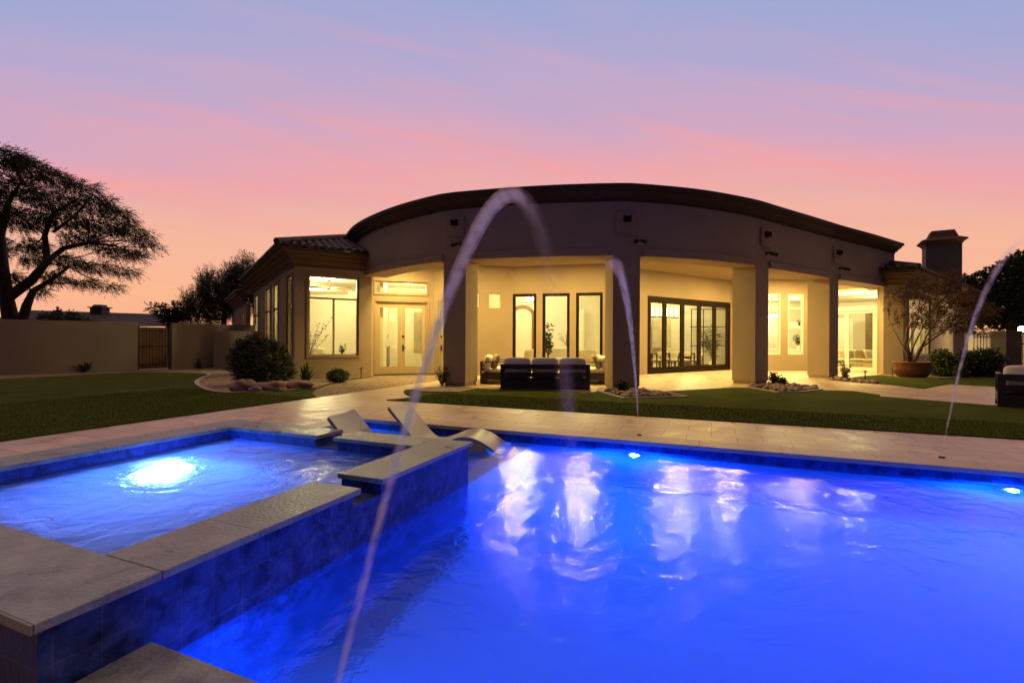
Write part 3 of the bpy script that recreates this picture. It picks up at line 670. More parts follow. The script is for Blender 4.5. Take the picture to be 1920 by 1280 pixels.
# sliding doors with a transom, and the shade housing above
wT = WF(T0, T1); opT2 = (.06, wT.len - .08, .03, 3.75)
fr = MB(); L_ = wT.len
wT.box(fr, 0, L_, 0, .18, 3.55, 4.2); wT.box(fr, 0, .06, 0, .18, 0, 3.55); wT.box(fr, L_ - .07, L_, 0, .18, 0, 3.55); fr.build('wall', STUCCO, house)
fr = MB(); wT.box(fr, .06, L_ - .07, .0, .16, 2.62, 2.80); wT.box(fr, .06, L_ - .07, .002, .15, .005, .12); wT.box(fr, .06, .13, .004, .15, .12, 2.62); wT.box(fr, L_ - .16, L_ - .07, .004, .15, .12, 2.62); wT.box(fr, .06, L_ - .07, .0, .16, 3.45, 3.55)
fr.build('door_frame', WHITE, house)
for a, b in ((.13, L_ * .5), (L_ * .5, L_ - .16)):
    mb = MB(); st = .08; wT.box(mb, a + .003, a + st, .05, .10, .13, 2.61); wT.box(mb, b - st, b - .003, .05, .10, .13, 2.61); wT.box(mb, a + st, b - st, .052, .098, 2.51, 2.61); wT.box(mb, a + st, b - st, .052, .098, .13, .23)
    o_ = mb.build('sliding_door', WHITE, house); g_ = MB(); wT.box(g_, a + st - .01, b - st + .01, .07, .076, .22, 2.52); g_.build('pane', WATERG, o_)
g_ = MB(); wT.box(g_, .06, L_ - .07, .07, .076, 2.8, 3.45); g_.build('pane', WATERG, house)
# right wing
RT = 3.56
wR = WF(R0, R1); mb = MB(); mb.prism([T1, R0, R1, (R1[0] - .1, R1[1] + .3), (T1[0] + .25, T1[1] + .1)], 0, RT); mb.build('wall', STUCCO, house)
RD = np.array([.778, .628]); R2 = tuple(np.array(R1) + RD * 15.5)
wQ = WF(R1, R2); opQ = (.8, 4.3, .72, 3.2)
opQ = (wQ.s_at(1703), wQ.s_at(1744), .72, 3.2)
wallpart(wQ, 0, RT, [opQ], s0=.0); window(wQ, opQ, TANF, house, fw=.09, t0=.04, t1=.14, vs=((.30, 0, .70), (.72, 0, .70)), hs=(.70,), trim=TRIM)
# left wing side wall
LD = np.array([-.569, .822]); L2 = tuple(np.array(A0) + LD * 10.7)
wL = WF(L2, A0); ol = []
for pl, pr in ((478.5, 484.5), (499, 507.5), (513, 522), (537.5, 548.5)): ol.append((wL.s_at(pl), wL.s_at(pr), .25, 3.46))
wallpart(wL, 0, 3.68, ol)
for o_ in ol: window(wL, o_, TANF, house, fw=.06, t0=.03, t1=.13, hs=(.70,), trim=TRIM, tw=.05)
L3 = tuple(np.array(L2) + np.array([-.25, -.17])); L4 = tuple(np.array(L3) + LD * 8)
wM = WF(L4, L3); om = [(4.9, 5.5, 1.2, 2.75), (6.2, 6.8, 1.2, 2.75)]; wallpart(wM, 0, 3.1, om)
for o_ in om: window(wM, o_, TANF, house, fw=.06, t0=.03, t1=.13)

# eaves and tile roofs
EAVE = [(0.0, 0.0), (.05, .0), (.05, .10), (.16, .18), (.18, .27), (.30, .32), (.32, .40), (.45, .43), (.45, .56), (0, .56)]
def eave(path, z0, m=CORN, name='eave', sc=1.):
    """cornice swept round corners; outward is to the right of the path direction"""
    p = [np.array(q, float) for q in path]; n = len(p); mb = MB(); k = len(EAVE); vs = []
    for i in range(n):
        ds = []
        if i > 0: e = p[i] - p[i - 1]; ds.append(e / np.hypot(*e))
        if i < n - 1: e = p[i + 1] - p[i]; ds.append(e / np.hypot(*e))
        ns = [np.array([e[1], -e[0]]) for e in ds]
        nn = ns[0] if len(ns) == 1 else (ns[0] + ns[1]) / (1 + ns[0] @ ns[1])
        for o, z in EAVE: q = p[i] + nn * o * sc; vs.append((q[0], q[1], z0 + z))
    fs = []
    for i in range(n - 1):
        for j in range(k): fs.append((i * k + j, i * k + (j + 1) % k, (i + 1) * k + (j + 1) % k, (i + 1) * k + j))
    fs += [tuple(range(k))[::-1], tuple((n - 1) * k + j for j in range(k))]
    mb.add(vs, fs); return mb.build(name, m, house)
A1e = tuple(np.array(A1) + np.array([.847, .531]) * .28)
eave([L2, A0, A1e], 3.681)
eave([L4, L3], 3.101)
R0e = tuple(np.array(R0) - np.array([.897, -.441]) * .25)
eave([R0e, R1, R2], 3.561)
def tile_roof(e0, e1, z0, inner, slope, length, name='roof', keep=None, tw=.27, tl=.36):
    """barrel tiles on a sloped plane: eave line e0->e1 (metres), rising inwards"""
    e0 = np.array(e0, float); e1 = np.array(e1, float); d_ = e1 - e0; Ln = np.hypot(*d_); d_ /= Ln; n_ = np.array(inner, float); mb = MB()
    cols = int(Ln / tw) + 1; rows = int(length / tl) + 1
    for r in range(rows):
        for c in range(cols):
            cx = c * tw; y0 = r * tl
            if keep and not keep(e0 + d_ * cx + n_ * (y0 + tl / 2)): continue
            vs = []; J = R.uniform(-.006, .010)
            for (yy, lift) in ((y0 - .03, .028), (y0 + tl + .03, .0)):
                for k in range(7):
                    a = math.pi * k / 6; xx = cx - math.cos(a) * tw * .42; zz = math.sin(a) * tw * .34 + lift + J
                    q = e0 + d_ * xx + n_ * yy; vs.append((q[0], q[1], z0 + yy * slope + zz))
            fs = [(k, k + 1, 8 + k, 7 + k) for k in range(6)] + [tuple(range(7))]
            mb.add(vs, fs)
    # the pan sheet under the barrels
    if keep is None:
        q = [e0, e1, e1 + n_ * length, e0 + n_ * length]
        mb.add([(*q[0], z0), (*q[1], z0), (*q[2], z0 + length * slope), (*q[3], z0 + length * slope)], [(0, 1, 2, 3)])
    return mb.build(name, ROOFT, house)
# left wing hip
F0 = np.array(A0) + np.array([-.43, -.62]) ; fd = np.array([.847, .531]); fin = np.array([-.531, .847]); sin_ = np.array([.822, .569])
F0 = np.array([-7.32, 15.02]); F1 = F0 + fd * 3.6
SL = .34; ZE = 4.25
def front_keep(p): q = p - F0; return q @ sin_ > q @ fin * 1.0 - .15 and (q @ fin) < 6
def side_keep(p): q = p - F0; return q @ fin > q @ sin_ * 1.0 - .15
tile_roof(F0, F1 + fd * 2.0, ZE, fin, SL, 4.2, keep=front_keep)
SE = F0 + LD * 11.5
tile_roof(SE, F0, ZE, sin_, SL, 3.6, keep=side_keep)
hp = MB()
hd = (fin + sin_) / (1 + fin @ sin_)
pts = [(*(F0 + hd * t), ZE + t * SL + .10) for t in np.linspace(-.05, 4.0, 12)]
hp.tube(pts, .11, 8); hp.build('ridge', ROOFT, house)
pl_ = MB(); q = [F0, F0 + fd * 5.6, F0 + fd * 5.6 + fin * 4.2, F0 + hd * 4.2]
pl_.add([(*q[0], ZE - .01), (*q[1], ZE - .01), (*q[2], ZE + 4.2 * SL - .01), (*q[3], ZE + 4.2 * SL - .01)], [(0, 1, 2, 3)])
q = [SE, F0, F0 + hd * 4.2, SE + sin_ * 4.2]
pl_.add([(*q[0], ZE - .01), (*q[1], ZE - .01), (*q[2], ZE + 4.2 * SL - .01), (*q[3], ZE + 4.2 * SL - .01)], [(0, 1, 2, 3)])
pl_.build('roof_deck', ROOFT, house)
L3e = np.array(L3) + np.array([-.4, -.27]); tile_roof(L3e + LD * 8.4, L3e - LD * .2, 3.66, sin_, .33, 2.4)
# right wing roof
rf = np.array([.897, -.441]); rin = np.array([.441, .897]); G1 = np.array(R1) + np.array([.07, -.60]); G0 = G1 - rf * 2.2; sq = np.array([-.628, .778])
def rfront_keep(p): q = p - G1; return q @ sq > (q @ rin) * 1.0 - .15
def rside_keep(p): q = p - G1; return q @ rin > (q @ sq) * 1.0 - .15
tile_roof(G0, G1, 4.13, rin, .30, 2.6, keep=rfront_keep); tile_roof(G1, G1 + RD * 15.8, 4.13, sq, .30, 3.2, keep=rside_keep)
pl_ = MB(); hq = (rin + sq) / (1 + rin @ sq)
pl_.add([(*G0, 4.12), (*G1, 4.12), (*(G1 + hq * 3.2), 5.08), (*(G0 + rin * 3.2), 5.08)], [(0, 1, 2, 3)])
pl_.add([(*G1, 4.12), (*(G1 + RD * 16), 4.12), (*(G1 + RD * 16 + sq * 3.2), 5.08), (*(G1 + hq * 3.2), 5.08)], [(0, 1, 2, 3)]); pl_.build('roof_deck', ROOFT, house)
hp = MB(); hp.tube([(*(G1 + hq * t), 4.13 + t * .30 + .09) for t in np.linspace(-.04, 3.0, 8)], .10, 8); hp.build('ridge', ROOFT, house)
# chimney
cz = Zat(1765, 433, 23.5); cxy = np.array(P(1765, 500, 23.6)[:2]); crot = math.atan2(rf[1], rf[0]) - .10
def sqp(h, k=.78): 
    c_, s_ = math.cos(crot), math.sin(crot); return [(cxy[0] + x * c_ - y * s_, cxy[1] + x * s_ + y * c_) for x, y in ((-h, -h * k), (h, -h * k), (h, h * k), (-h, h * k))]
ch = MB(); ch.prism(sqp(.66), 3.6, cz - .72); c_o = ch.build('chimney', mat('chimney_stucco', (.13, .11, .10), .9, var=.1, bump=.3), house)
k_ = MB(); k_.prism(sqp(.68), cz - .72, cz - .64, sqp(.72)); k_.prism(sqp(.72), cz - .639, cz - .54, sqp(.84)); k_.prism(sqp(.85), cz - .539, cz - .48); k_.prism(sqp(.84), cz - .479, cz - .36, sqp(.58)); k_.prism(sqp(.56), cz - .359, cz, sqp(.42)); k_.build('chimney_cap', CORN, c_o)

# patio ceiling, interior floor, ceilings and partitions
pc_ = MB()
inner = [tuple(c_at(s) - c_nrm(s) * -.0 + (-c_nrm(s)) * .5) for s in np.linspace(sA - .3, sB + .4, 30)]
cpl = inner + [tuple(np.array(T1) + (.1, .15)), T0, N1, N0, S1, S0, E1, C1, K1, C0, D0]
pc_.add([(x, y, CZ) for x, y in cpl] + [(x, y, CZ + .05) for x, y in cpl], [tuple(range(len(cpl)))[::-1], tuple(range(len(cpl), 2 * len(cpl)))])
pc_.build('patio_ceiling', STUCCO, house)
rd = MB(); rp = [tuple(c_at(s) - c_nrm(s) * .28) for s in np.linspace(0.2, S_END - .1, 40)] + [(22, 34), (-8, 34)]
rd.add([(x, y, 4.6) for x, y in rp], [tuple(range(len(rp)))]); rd.build('roof_deck', CORN, house)
FL = mat('interior_floor', (.60, .50, .36), .35, var=.08, scale=1.2)
fl = MB(); fp = [A0, A1, D0, C0, K1, C1, E1, S0, S1, N0, N1, T0, T1, R0, R1, R2, (24, 34), (-13, 33), L2]
fl.prism([(x + (0 if 1 else 0), y + .12) for x, y in fp], .003, .012); fl.build('interior_floor', FL, house)
cl_ = MB()
cl_.prism([(A0[0] + .1, A0[1] + .15), (A1[0] - .1, A1[1] + .15), (D0[0], D0[1] + .2), (C0[0], C0[1] + .2), (-2.3, 26), (-13, 33), (L2[0] + .2, L2[1] + .1)], 3.64, 3.74)
cl_.prism([(C0[0] + .01, C0[1] + .2), (K1[0], K1[1] + .2), (C1[0], C1[1] + .2), (E1[0], E1[1] + .2), (S0[0], S0[1] + .2), (S1[0] + .1, S1[1] + .2), (10.5, 30), (-2.29, 30)], 4.16, 4.2)
cl_.prism([(S1[0] + .11, S1[1] + .2), (N0[0], N0[1] + .2), (N1[0], N1[1] + .2), (T0[0] + .1, T0[1] + .2), (T1[0] + .1, T1[1] + .2), (R1[0] - .1, R1[1] + .25), (R2[0] - .2, R2[1] + .2), (18, 34), (10.51, 32)], 3.58, 3.66)
cl_.build('interior_ceiling', CREAM, house)
def part_wall(pts, name='interior_wall', z1=4.15, m=CREAM, th=.12):
    mb = MB()
    for a, b in zip(pts, pts[1:]):
        wf = WF(a, b); wf.box(mb, 0, wf.len, 0, th, .013, z1)
    return mb.build(name, m, house)
pw = lambda pts, **k: part_wall(pts, **k)
# room behind the left wing window
pw([(-11.9, 24.9), (-7.9, 24.6), (-7.9, 23.2), (-5.9, 23.0), (-5.0, 18.2)], z1=3.63)
# hall behind the french doors
pw([(-5.6, 21.3), (-4.45, 21.6)], z1=3.63); pw([(-4.6, 24.0), (-2.6, 24.3), (-2.45, 18.9)], z1=3.63)
# great room
pw([(-1.4, 27.2), (5.4, 26.6), (5.4, 23.0), (4.9, 18.9)]); pw([(-2.4, 19.2), (-1.5, 27.3)]);
# dining room
pw([(5.0, 18.9), (7.4, 25.6)], z1=4.15); pw([(6.6, 26.2), (12.4, 27.4), (10.3, 22.6)])
# kitchen and family room
pw([(11.1, 21.6), (13.4, 27.0)], z1=3.57); pw([(12.6, 27.0), (17.4, 28.6)], z1=3.57); pw([(18.2, 28.6), (22.4, 25.2)], z1=3.57)
# outer shell at the back so that no light leaks
pw([(-16, 31), (-8, 33.5), (24, 33.9), (R2[0] - .3, R2[1] + .3)], z1=4.55, name='rear_wall')

# lights of the house
WARM = (1.0, .70, .20); WARMI = (1.0, .86, .42)
def can_light(x, y, z, e, col=WARM, label=None):
    t = thing('recessed_light', label, 'ceiling light', (x, y, z), 'recessed ceiling lights')
    m_ = MB(); n = 20
    ring = lambda r, zz: [(x + r * math.cos(2 * math.pi * k / n), y + r * math.sin(2 * math.pi * k / n), zz) for k in range(n)]
    m_.add(ring(.205, z - .001) + ring(.20, z - .014) + ring(.17, z - .014) + ring(.17, z - .002), [(r * n + i, r * n + (i + 1) % n, (r + 1) * n + (i + 1) % n, (r + 1) * n + i) for r in range(3) for i in range(n)])
    m_.build('trim_ring', WHITE, t); k_ = MB(); k_.add(ring(.169, z - .006), [tuple(range(n))]); k_.build('lens', emit('downlight_lens', (1, .74, .36), 4), t)
    l = lamp('downlight', 'AREA', (x, y, z - .016), e * 1.0, col, .34); l.data.shape = 'DISK'; l.parent = t; l.matrix_parent_inverse = t.matrix_basis.inverted()
    return t
for (x, y, e, wh) in ((-3.9, 16.8, 170, 'over the french doors'), (-2.3, 15.9, 120, 'between french doors and left column'), (.1, 15.9, 150, 'left over the patio sofas'), (2.2, 15.6, 150, 'right over the patio sofas'),
                  (5.6, 16.2, 170, 'before the left end of the folding doors'), (7.9, 17.6, 190, 'before the middle of the folding doors'), (9.6, 19.2, 170, 'before the right end of the folding doors'),
                  (11.9, 19.8, 180, 'before the two nook windows'), (13.3, 19.6, 150, 'before the sliding doors')):
    can_light(x, y, CZ - .002, e, label='recessed patio ceiling light ' + wh)
for i, (x, y, z, e) in enumerate(((-7.2, 18.6, 3.63, 330), (-9.2, 22.2, 3.63, 300), (-4.2, 19.7, 3.63, 190), (-3.4, 22.2, 3.63, 170), (.4, 21.2, 4.15, 300), (3.0, 21.0, 4.15, 300), (.8, 24.8, 4.15, 260),
                     (6.8, 21.6, 4.15, 260), (8.9, 24.4, 4.15, 330), (12.6, 23.5, 3.57, 230), (14.6, 25.6, 3.57, 240), (15.9, 22.4, 3.57, 260), (18.4, 24.0, 3.57, 200))):
    l = lamp('room_lamp', 'POINT', (x, y, z - .25), e * 1.02, WARMI, .12)

# ------------------------------------------------------------------ yard walls, gate, fence
def free_wall(name, pts, h, label, m=None, th=.2, cat='wall'):
    mb = MB(); 
    for a, b in zip(pts, pts[1:]): wf = WF(a, b); wf.box(mb, 0, wf.len, 0, th, 0, h)
    return tag(mb.build(name, m or STUCCO, None, bevel=.012), label, cat)
W0, W1 = G(0, 702.5), G(257.5, 695.5)
wd = (np.array(W1) - np.array(W0)); wd /= np.hypot(*wd)
free_wall('garden_wall', [tuple(np.array(W0) - wd * 9), W1], 1.95, 'long tan stucco garden wall left of the iron gate')
W2 = G(322.5, 692.5); W3 = (-11.95, 23.6)
free_wall('garden_wall', [W2, W3], 1.97, 'tan stucco garden wall between iron gate and house')
W4, W5 = G(400, 691), G(474, 691); free_wall('garden_wall', [W4, (W5[0] + .2, W5[1] + .2)], 1.66, 'low pale screen wall standing in front of the garden wall by the house')
gate = thing('iron_gate', 'black iron gate backed with reddish cedar boards in the garden wall', 'gate', (*W1, 0))
wg = WF(W1, W2); gh = 1.78
for a, b in ((.02, .09), (wg.len - .09, wg.len - .02)):
    m_ = MB(); wg.box(m_, a, b, .05, .12, 0, gh + .02); m_.build('post', BLACK, gate)
m_ = MB()
for z in (.10, .24, 1.0, gh - .16, gh - .03): wg.box(m_, .09, wg.len - .09, .075, .10, z - .018, z + .018)
nb = 9
for i in range(nb + 1): s = lerp(.10, wg.len - .10, i / nb); m_.tube([wg.pt(s, .06, .1), wg.pt(s, .06, gh)], .010, 6)
m_.build('frame', BLACK, gate)
m_ = MB(); n = 8
for i in range(n): a = lerp(.10, wg.len - .10, i / n); wg.box(m_, a + .004, a + (wg.len - .2) / n - .004, .115, .14, .08, gh - .05)
m_.build('board_panel', WOODL, gate)
# neighbour house beyond the wall
nh = thing('neighbour_house', 'neighbouring house with a long low grey tile roof beyond the garden wall', 'house', (-33, 46, 0))
D_ = 46
def nb_pt(px, py, d): return P(px, py, d)
m_ = MB(); a, b, c, d_ = nb_pt(-60, 612, 44), nb_pt(345, 612, 44), nb_pt(322, 589.5, 50), nb_pt(48, 581, 50)
e_, f_ = nb_pt(-60, 612, 56), nb_pt(345, 612, 56)
m_.add([a, b, c, d_, e_, f_], [(0, 1, 2, 3), (1, 5, 2), (0, 3, 4), (3, 2, 5, 4), (0, 4, 5, 1)]); m_.build('roof', brick_mat('neighbour_tiles', (.10, .085, .08), (.07, .06, .055), (.02, .02, .02), .4, .35, .03, rough=.9, bump=.8, spec=.1), nh)
m_ = MB(); zt = a[2]; m_.prism([(a[0] + .6, a[1] + .6), (b[0] - .6, b[1] + .6), (f_[0] - .6, f_[1] - .6), (e_[0] + .6, e_[1] - .6)], -.02, zt - .0); m_.build('wall', STUCCO, nh)
m_ = MB(); c0 = nb_pt(178, 590, 49.2); wz = 28 / F_PX * 49.2
m_.box(c0[0], c0[1] + .6, c0[2] - 1.2, Zat(178, 577, 49.2), wz * .80, 1.0); m_.box(c0[0], c0[1] + .6, Zat(178, 577, 49.2), Zat(178, 575, 49.2), wz, 1.3); m_.prism([(c0[0] - wz * .36, c0[1] + .2), (c0[0] + wz * .36, c0[1] + .2), (c0[0] + wz * .36, c0[1] + 1), (c0[0] - wz * .36, c0[1] + 1)], Zat(178, 575, 49.2), Zat(178, 570.5, 49.2), [(c0[0] - wz * .26, c0[1] + .3), (c0[0] + wz * .26, c0[1] + .3), (c0[0] + wz * .26, c0[1] + .9), (c0[0] - wz * .26, c0[1] + .9)])
m_.build('chimney', NROOF, nh)
for px, py in ((108, 577), (292, 584)):
    q = nb_pt(px, py, 49.6); m_ = MB(); m_.tube([(q[0], q[1], q[2] - .8), q], .09, 8); m_.tube([(q[0], q[1], q[2] - .02), (q[0], q[1], q[2] + .12)], .14, 8); m_.build('roof_vent', NROOF, nh)
# right: iron fence in front of a lit wall, pillar and lamp
fa, fb = np.array(G(1826, 697.5)), np.array(G(1886, 697.5)); wf = WF(fa, fb)
free_wall('courtyard_wall', [tuple(np.array(P(1815, 640, 24.5)[:2])), tuple(np.array(P(1990, 640, 24.5)[:2]))], Zat(1850, 621, 24.5), 'pale lit courtyard wall behind the iron fence on the right', mat('pale_stucco', (.55, .48, .34), .9, bump=.3, bscale=60))
fe = thing('iron_fence', 'black iron picket fence with a scrolled top band beside the dark pillar', 'fence', (*fa, 0))
ft = Zat(1855, 625, fa[1]); m_ = MB()
for i in range(11): s = lerp(.0, wf.len, i / 10); m_.tube([wf.pt(s, 0, .0), wf.pt(s, 0, ft)], .012, 6)
m_.build('picket', BLACK, fe) if False else None
for i in range(11):
    q = MB(); s = lerp(.0, wf.len, i / 10); q.tube([wf.pt(s, 0, .0), wf.pt(s, 0, ft)], .013, 6); q.build('picket', BLACK, fe)
for nm, z in (('rail', ft), ('rail', ft - .17), ('rail', .12)):
    q = MB(); wf.box(q, -.02, wf.len, -.018, .018, z - .018, z + .018); q.build(nm, BLACK, fe)
q = MB()
for i in range(12):
    s = lerp(.05, wf.len - .05, i / 11); pts = [wf.pt(s + .05 * math.cos(a), 0, ft - .085 + .055 * math.sin(a)) for a in np.linspace(0, 6.28, 10)]; q.tube(pts, .006, 4)
q.build('scroll_band', BLACK, fe)
pl = np.array(G(1900, 700)); m_ = MB(); m_.box(pl[0], pl[1] + .3, 0, Zat(1900, 623, pl[1]), .66, .66); m_.box(pl[0], pl[1] + .3, Zat(1900, 623, pl[1]), Zat(1900, 620, pl[1]), .72, .72)
tag(m_.build('pillar', mat('dark_stucco', (.12, .09, .075), .9, bump=.3), None, bevel=.01), 'square dark stucco pillar between iron fence and side gate', 'pillar')
g2a, g2b = np.array(P(1917, 650, 21.2)[:2]), np.array(P(1990, 650, 21.2)[:2]); wf = WF(g2a, g2b); ga = thing('side_gate', 'black iron side gate at the right edge, right of the dark pillar', 'gate', (*g2a, 0))
for i in range(9):
    q = MB(); s = lerp(.02, wf.len, i / 8); q.tube([wf.pt(s, 0, .05), wf.pt(s, 0, 1.7)], .014, 6); q.build('picket', BLACK, ga)
for z in (.12, 1.25, 1.68): q = MB(); wf.box(q, 0, wf.len, -.02, .02, z - .025, z + .025); q.build('rail', BLACK, ga)
lp = P(1915, 617, 22.6)
sc_ = thing('wall_lantern', 'bright lantern glaring on a post behind the dark pillar at the right edge', 'lantern', (lp[0], lp[1], 0))
m_ = MB(); m_.tube([(lp[0], lp[1], 0), (lp[0], lp[1], lp[2] - .14)], .03, 8); m_.build('post', BLACK, sc_)
m_ = MB(); m_.ell((lp[0], lp[1], lp[2]), (.12, .12, .13), 16, 10); m_.build('globe', emit('lantern_glow', (1, .82, .5), 60), sc_, smooth=True)
l = lamp('lantern_lamp', 'POINT', (lp[0] - .02, lp[1] - .3, lp[2]), 260, (1, .75, .38), .12); l.parent = sc_; l.matrix_parent_inverse = sc_.matrix_basis.inverted()

# ------------------------------------------------------------------ foliage
def leaf_quads(mb, c, d, n, ln, w, rng, spread=.35, size=None):
    """a sprig: leaflets in pairs along the line from c in direction d"""
    d = np.array(d, float); d /= np.linalg.norm(d) + 1e-9; size = size or ln / n
    side = np.cross(d, [0, 0, 1.]); side = side / (np.linalg.norm(side) + 1e-6)
    for i in range(n):
        p = np.array(c) + d * ln * (i + .3) / n + np.array([0, 0, -1.]) * spread * ln * (i / n) ** 2 * .5
        for sg in (-1, 1):
            q = side * sg * .8 + d * .6 + rng.normal(0, .3, 3); q /= np.linalg.norm(q)
            r = np.cross(q, rng.normal(0, 1, 3)); r /= np.linalg.norm(r) + 1e-6
            a = p + q * size; mb.v += [tuple(p), tuple(p + q * size * .5 + r * w), tuple(a), tuple(p + q * size * .5 - r * w)]
            k = len(mb.v); mb.f.append((k - 4, k - 3, k - 2, k - 1))
def limb(mb, a, b, r0, r1, rng, wob=.12, n=6):
    a = np.array(a, float); b = np.array(b, float); L_ = np.linalg.norm(b - a); pts = []
    off = rng.normal(0, wob * L_ * .5, 3)
    for i in range(n + 1):
        t = i / n; pts.append(a + (b - a) * t + off * math.sin(math.pi * t) * .6 + (rng.normal(0, wob * L_ * .08, 3) if 0 < i < n else 0))
    mb.tube(pts, [lerp(r0, r1, i / n) for i in range(n + 1)], 7); return pts
def tree(name, label, trunks, clusters, leafm, nspr, ln, size, w, seed, loc, barkm=BARK, group=None, cat='tree', droop=.5, outward=1., branches=True, br=.05, dirb=(0, 0, 0), nl=7):
    """trunks: polylines [(pt, r)...]; clusters: (centre, (rx,ry,rz)); sprigs fill each cluster"""
    rng = np.random.default_rng(seed); t = thing(name, label, cat, loc, group); tb = MB(); ends = []
    for tr_ in trunks:
        pts = [p for p, r in tr_]; tb.tube(pts, [r for p, r in tr_], 9)
        ends += [(np.array(p, float), r) for p, r in tr_[len(tr_) // 2:]]
    fb = MB(); tot = sum(c[1][0] * c[1][2] for c in clusters)
    for c, r in clusters:
        c = np.array(c, float)
        if branches and ends:
            k = min(range(len(ends)), key=lambda i: np.linalg.norm(ends[i][0] - c)); e, er = ends[k]
            bb = MB(); pts = limb(bb, e, c, min(er * .55, br), .012, rng)
            for q in range(2):
                tip_ = c + rng.normal(0, .55, 3) * np.array(r); limb(bb, pts[rng.integers(2, 5)], tip_, .018, .006, rng, n=4)
            bb.build('branch', barkm, t, smooth=True)
        n = max(4, int(nspr * r[0] * r[2] / tot))
        for _ in range(n):
            v = rng.normal(0, 1, 3); v /= np.linalg.norm(v); rad = rng.uniform(.15, 1) ** .6
            p = c + v * np.array(r) * rad
            d = v * outward + np.array([0, 0, -droop]) + rng.normal(0, .45, 3) + np.array(dirb)
            leaf_quads(fb, p, d, nl, ln * rng.uniform(.6, 1.3), w, rng, size=size)
    if tb.v: tb.build('trunk', barkm, t, smooth=True)
    fb.build('crown', leafm, t); return t
def pc(px, py, d, r, ry=None, rz=None):
    k = r / F_PX * d; return (P(px, py, d), (k, (ry or r) / F_PX * d, (rz or r) / F_PX * d))
# big mesquite at the left edge
D1 = 25.
def q_(px, py, d=D1): return np.array(P(px, py, d))
trk = [[(q_(20, 700), .42), (q_(22, 610), .36), (q_(12, 560), .30), (q_(4, 500), .26), (q_(0, 440), .20), (q_(15, 380), .12), (q_(40, 340), .05)],
       [(q_(12, 560), .26), (q_(60, 525), .22), (q_(88, 490), .17), (q_(84, 440), .12), (q_(100, 400), .08), (q_(150, 370), .04)],
       [(q_(88, 490), .14), (q_(120, 465, 24.5), .12), (q_(165, 455, 24), .08), (q_(210, 460, 23.5), .05)],
       [(q_(25, 640), .26), (q_(45, 590), .22), (q_(50, 572), .20), (q_(62, 545), .14), (q_(88, 530), .11), (q_(130, 500), .06)],
       [(q_(16, 600), .12), (q_(14, 545), .10), (q_(-20, 480), .1), (q_(-60, 420), .08)],
       [(q_(100, 435), .08), (q_(140, 405), .05), (q_(175, 365), .03)]]
cl = []
rg = np.random.default_rng(3)
for (px, py, r, rz) in ((-50, 300, 50, 22), (10, 292, 45, 18), (55, 315, 45, 20), (100, 335, 38, 18), (150, 352, 38, 15), (20, 350, 55, 26), (90, 375, 50, 22), (170, 385, 42, 17), (215, 400, 34, 14),
                        (-40, 380, 60, 35), (40, 410, 50, 26), (120, 410, 45, 20), (190, 425, 45, 17), (240, 432, 36, 13), (265, 452, 26, 9), (-30, 460, 50, 30), (60, 460, 32, 16), (150, 448, 42, 15),
                        (215, 470, 42, 13), (255, 478, 24, 9), (120, 487, 38, 14), (180, 500, 38, 12), (235, 508, 26, 8), (100, 520, 30, 12), (160, 530, 30, 9), (210, 537, 22, 6), (25, 520, 24, 12), (-30, 540, 30, 20),
                        (75, 545, 18, 8), (200, 375, 20, 8), (30, 300, 20, 14), (288, 463, 16, 4), (280, 440, 12, 4), (245, 415, 16, 6), (60, 485, 26, 12)):
    dd = D1 + rg.uniform(-2.6, 2.4); cl.append(pc(px, py, dd, r * .9, r * .8, rz * .82))
tree('mesquite_tree', 'large dark mesquite tree spreading over the garden wall at the left edge', trk, cl, mat('mesquite_foliage', (.055, .070, .034), .8, var=.5, scale=.6, spec=.1), 12500, .44, .080, .0155, 5, (q_(20, 700)[0], D1, 0), droop=.35, outward=.5, dirb=(.8, 0, -.1), nl=7)
# dense upright tree beyond the wall
D2 = 31.
cl = [pc(px, py + 16, D2 + rg.uniform(-1.5, 2), r * .92, r, rz * .85) for (px, py, r, rz) in ((370, 560, 26, 30), (400, 545, 28, 38), (430, 530, 28, 36), (455, 520, 26, 34), (475, 515, 24, 26), (385, 520, 14, 18), (350, 575, 16, 16), (440, 500, 14, 16), (415, 575, 34, 28), (450, 565, 34, 34), (380, 590, 36, 16), (485, 545, 20, 30))]
cl2 = cl + [pc(457, 500, D2, 6, 6, 10), pc(395, 524, D2, 5, 5, 8), pc(470, 506, D2, 6, 6, 8)]
tree('willow_acacia_tree', 'dense dusky grey green tree with upright feathery shoots beyond the garden wall', [[((q_(420, 700, D2)), .2), (q_(420, 600, D2), .16), (q_(430, 540, D2), .08)]], cl2, mat('acacia_leaf', (.065, .080, .062), .7, var=.5, scale=1, spec=.2), 3700, .95, .15, .018, 9, (q_(420, 700, D2)[0], D2, 0), droop=-2.2, outward=.5, nl=7)
D3 = 28.
tree('small_tree', 'small thin leaved tree left of the dense dusky tree beyond the wall', [[(q_(318, 700, D3), .08), (q_(318, 600, D3), .06), (q_(312, 585, D3), .03)]], [pc(px, py, D3, r, r, rz) for px, py, r, rz in ((318, 590, 20, 12), (300, 580, 14, 6), (325, 575, 12, 8), (340, 590, 14, 10), (285, 577, 6, 2), (330, 603, 18, 10))], LEAF_D, 420, .35, .10, .03, 13, (q_(318, 700, D3)[0], D3, 0), droop=.1)
tree('small_tree', 'low olive green shrub crown showing above the garden wall below the chimney', [[(q_(110, 700, 24), .08), (q_(110, 620, 24), .05)]], [pc(px, py, 24, r, r, rz) for px, py, r, rz in ((95, 600, 20, 10), (120, 596, 22, 11), (148, 601, 18, 8))], LEAF_G, 420, .3, .09, .03, 14, (q_(110, 700, 24)[0], 24, 0))
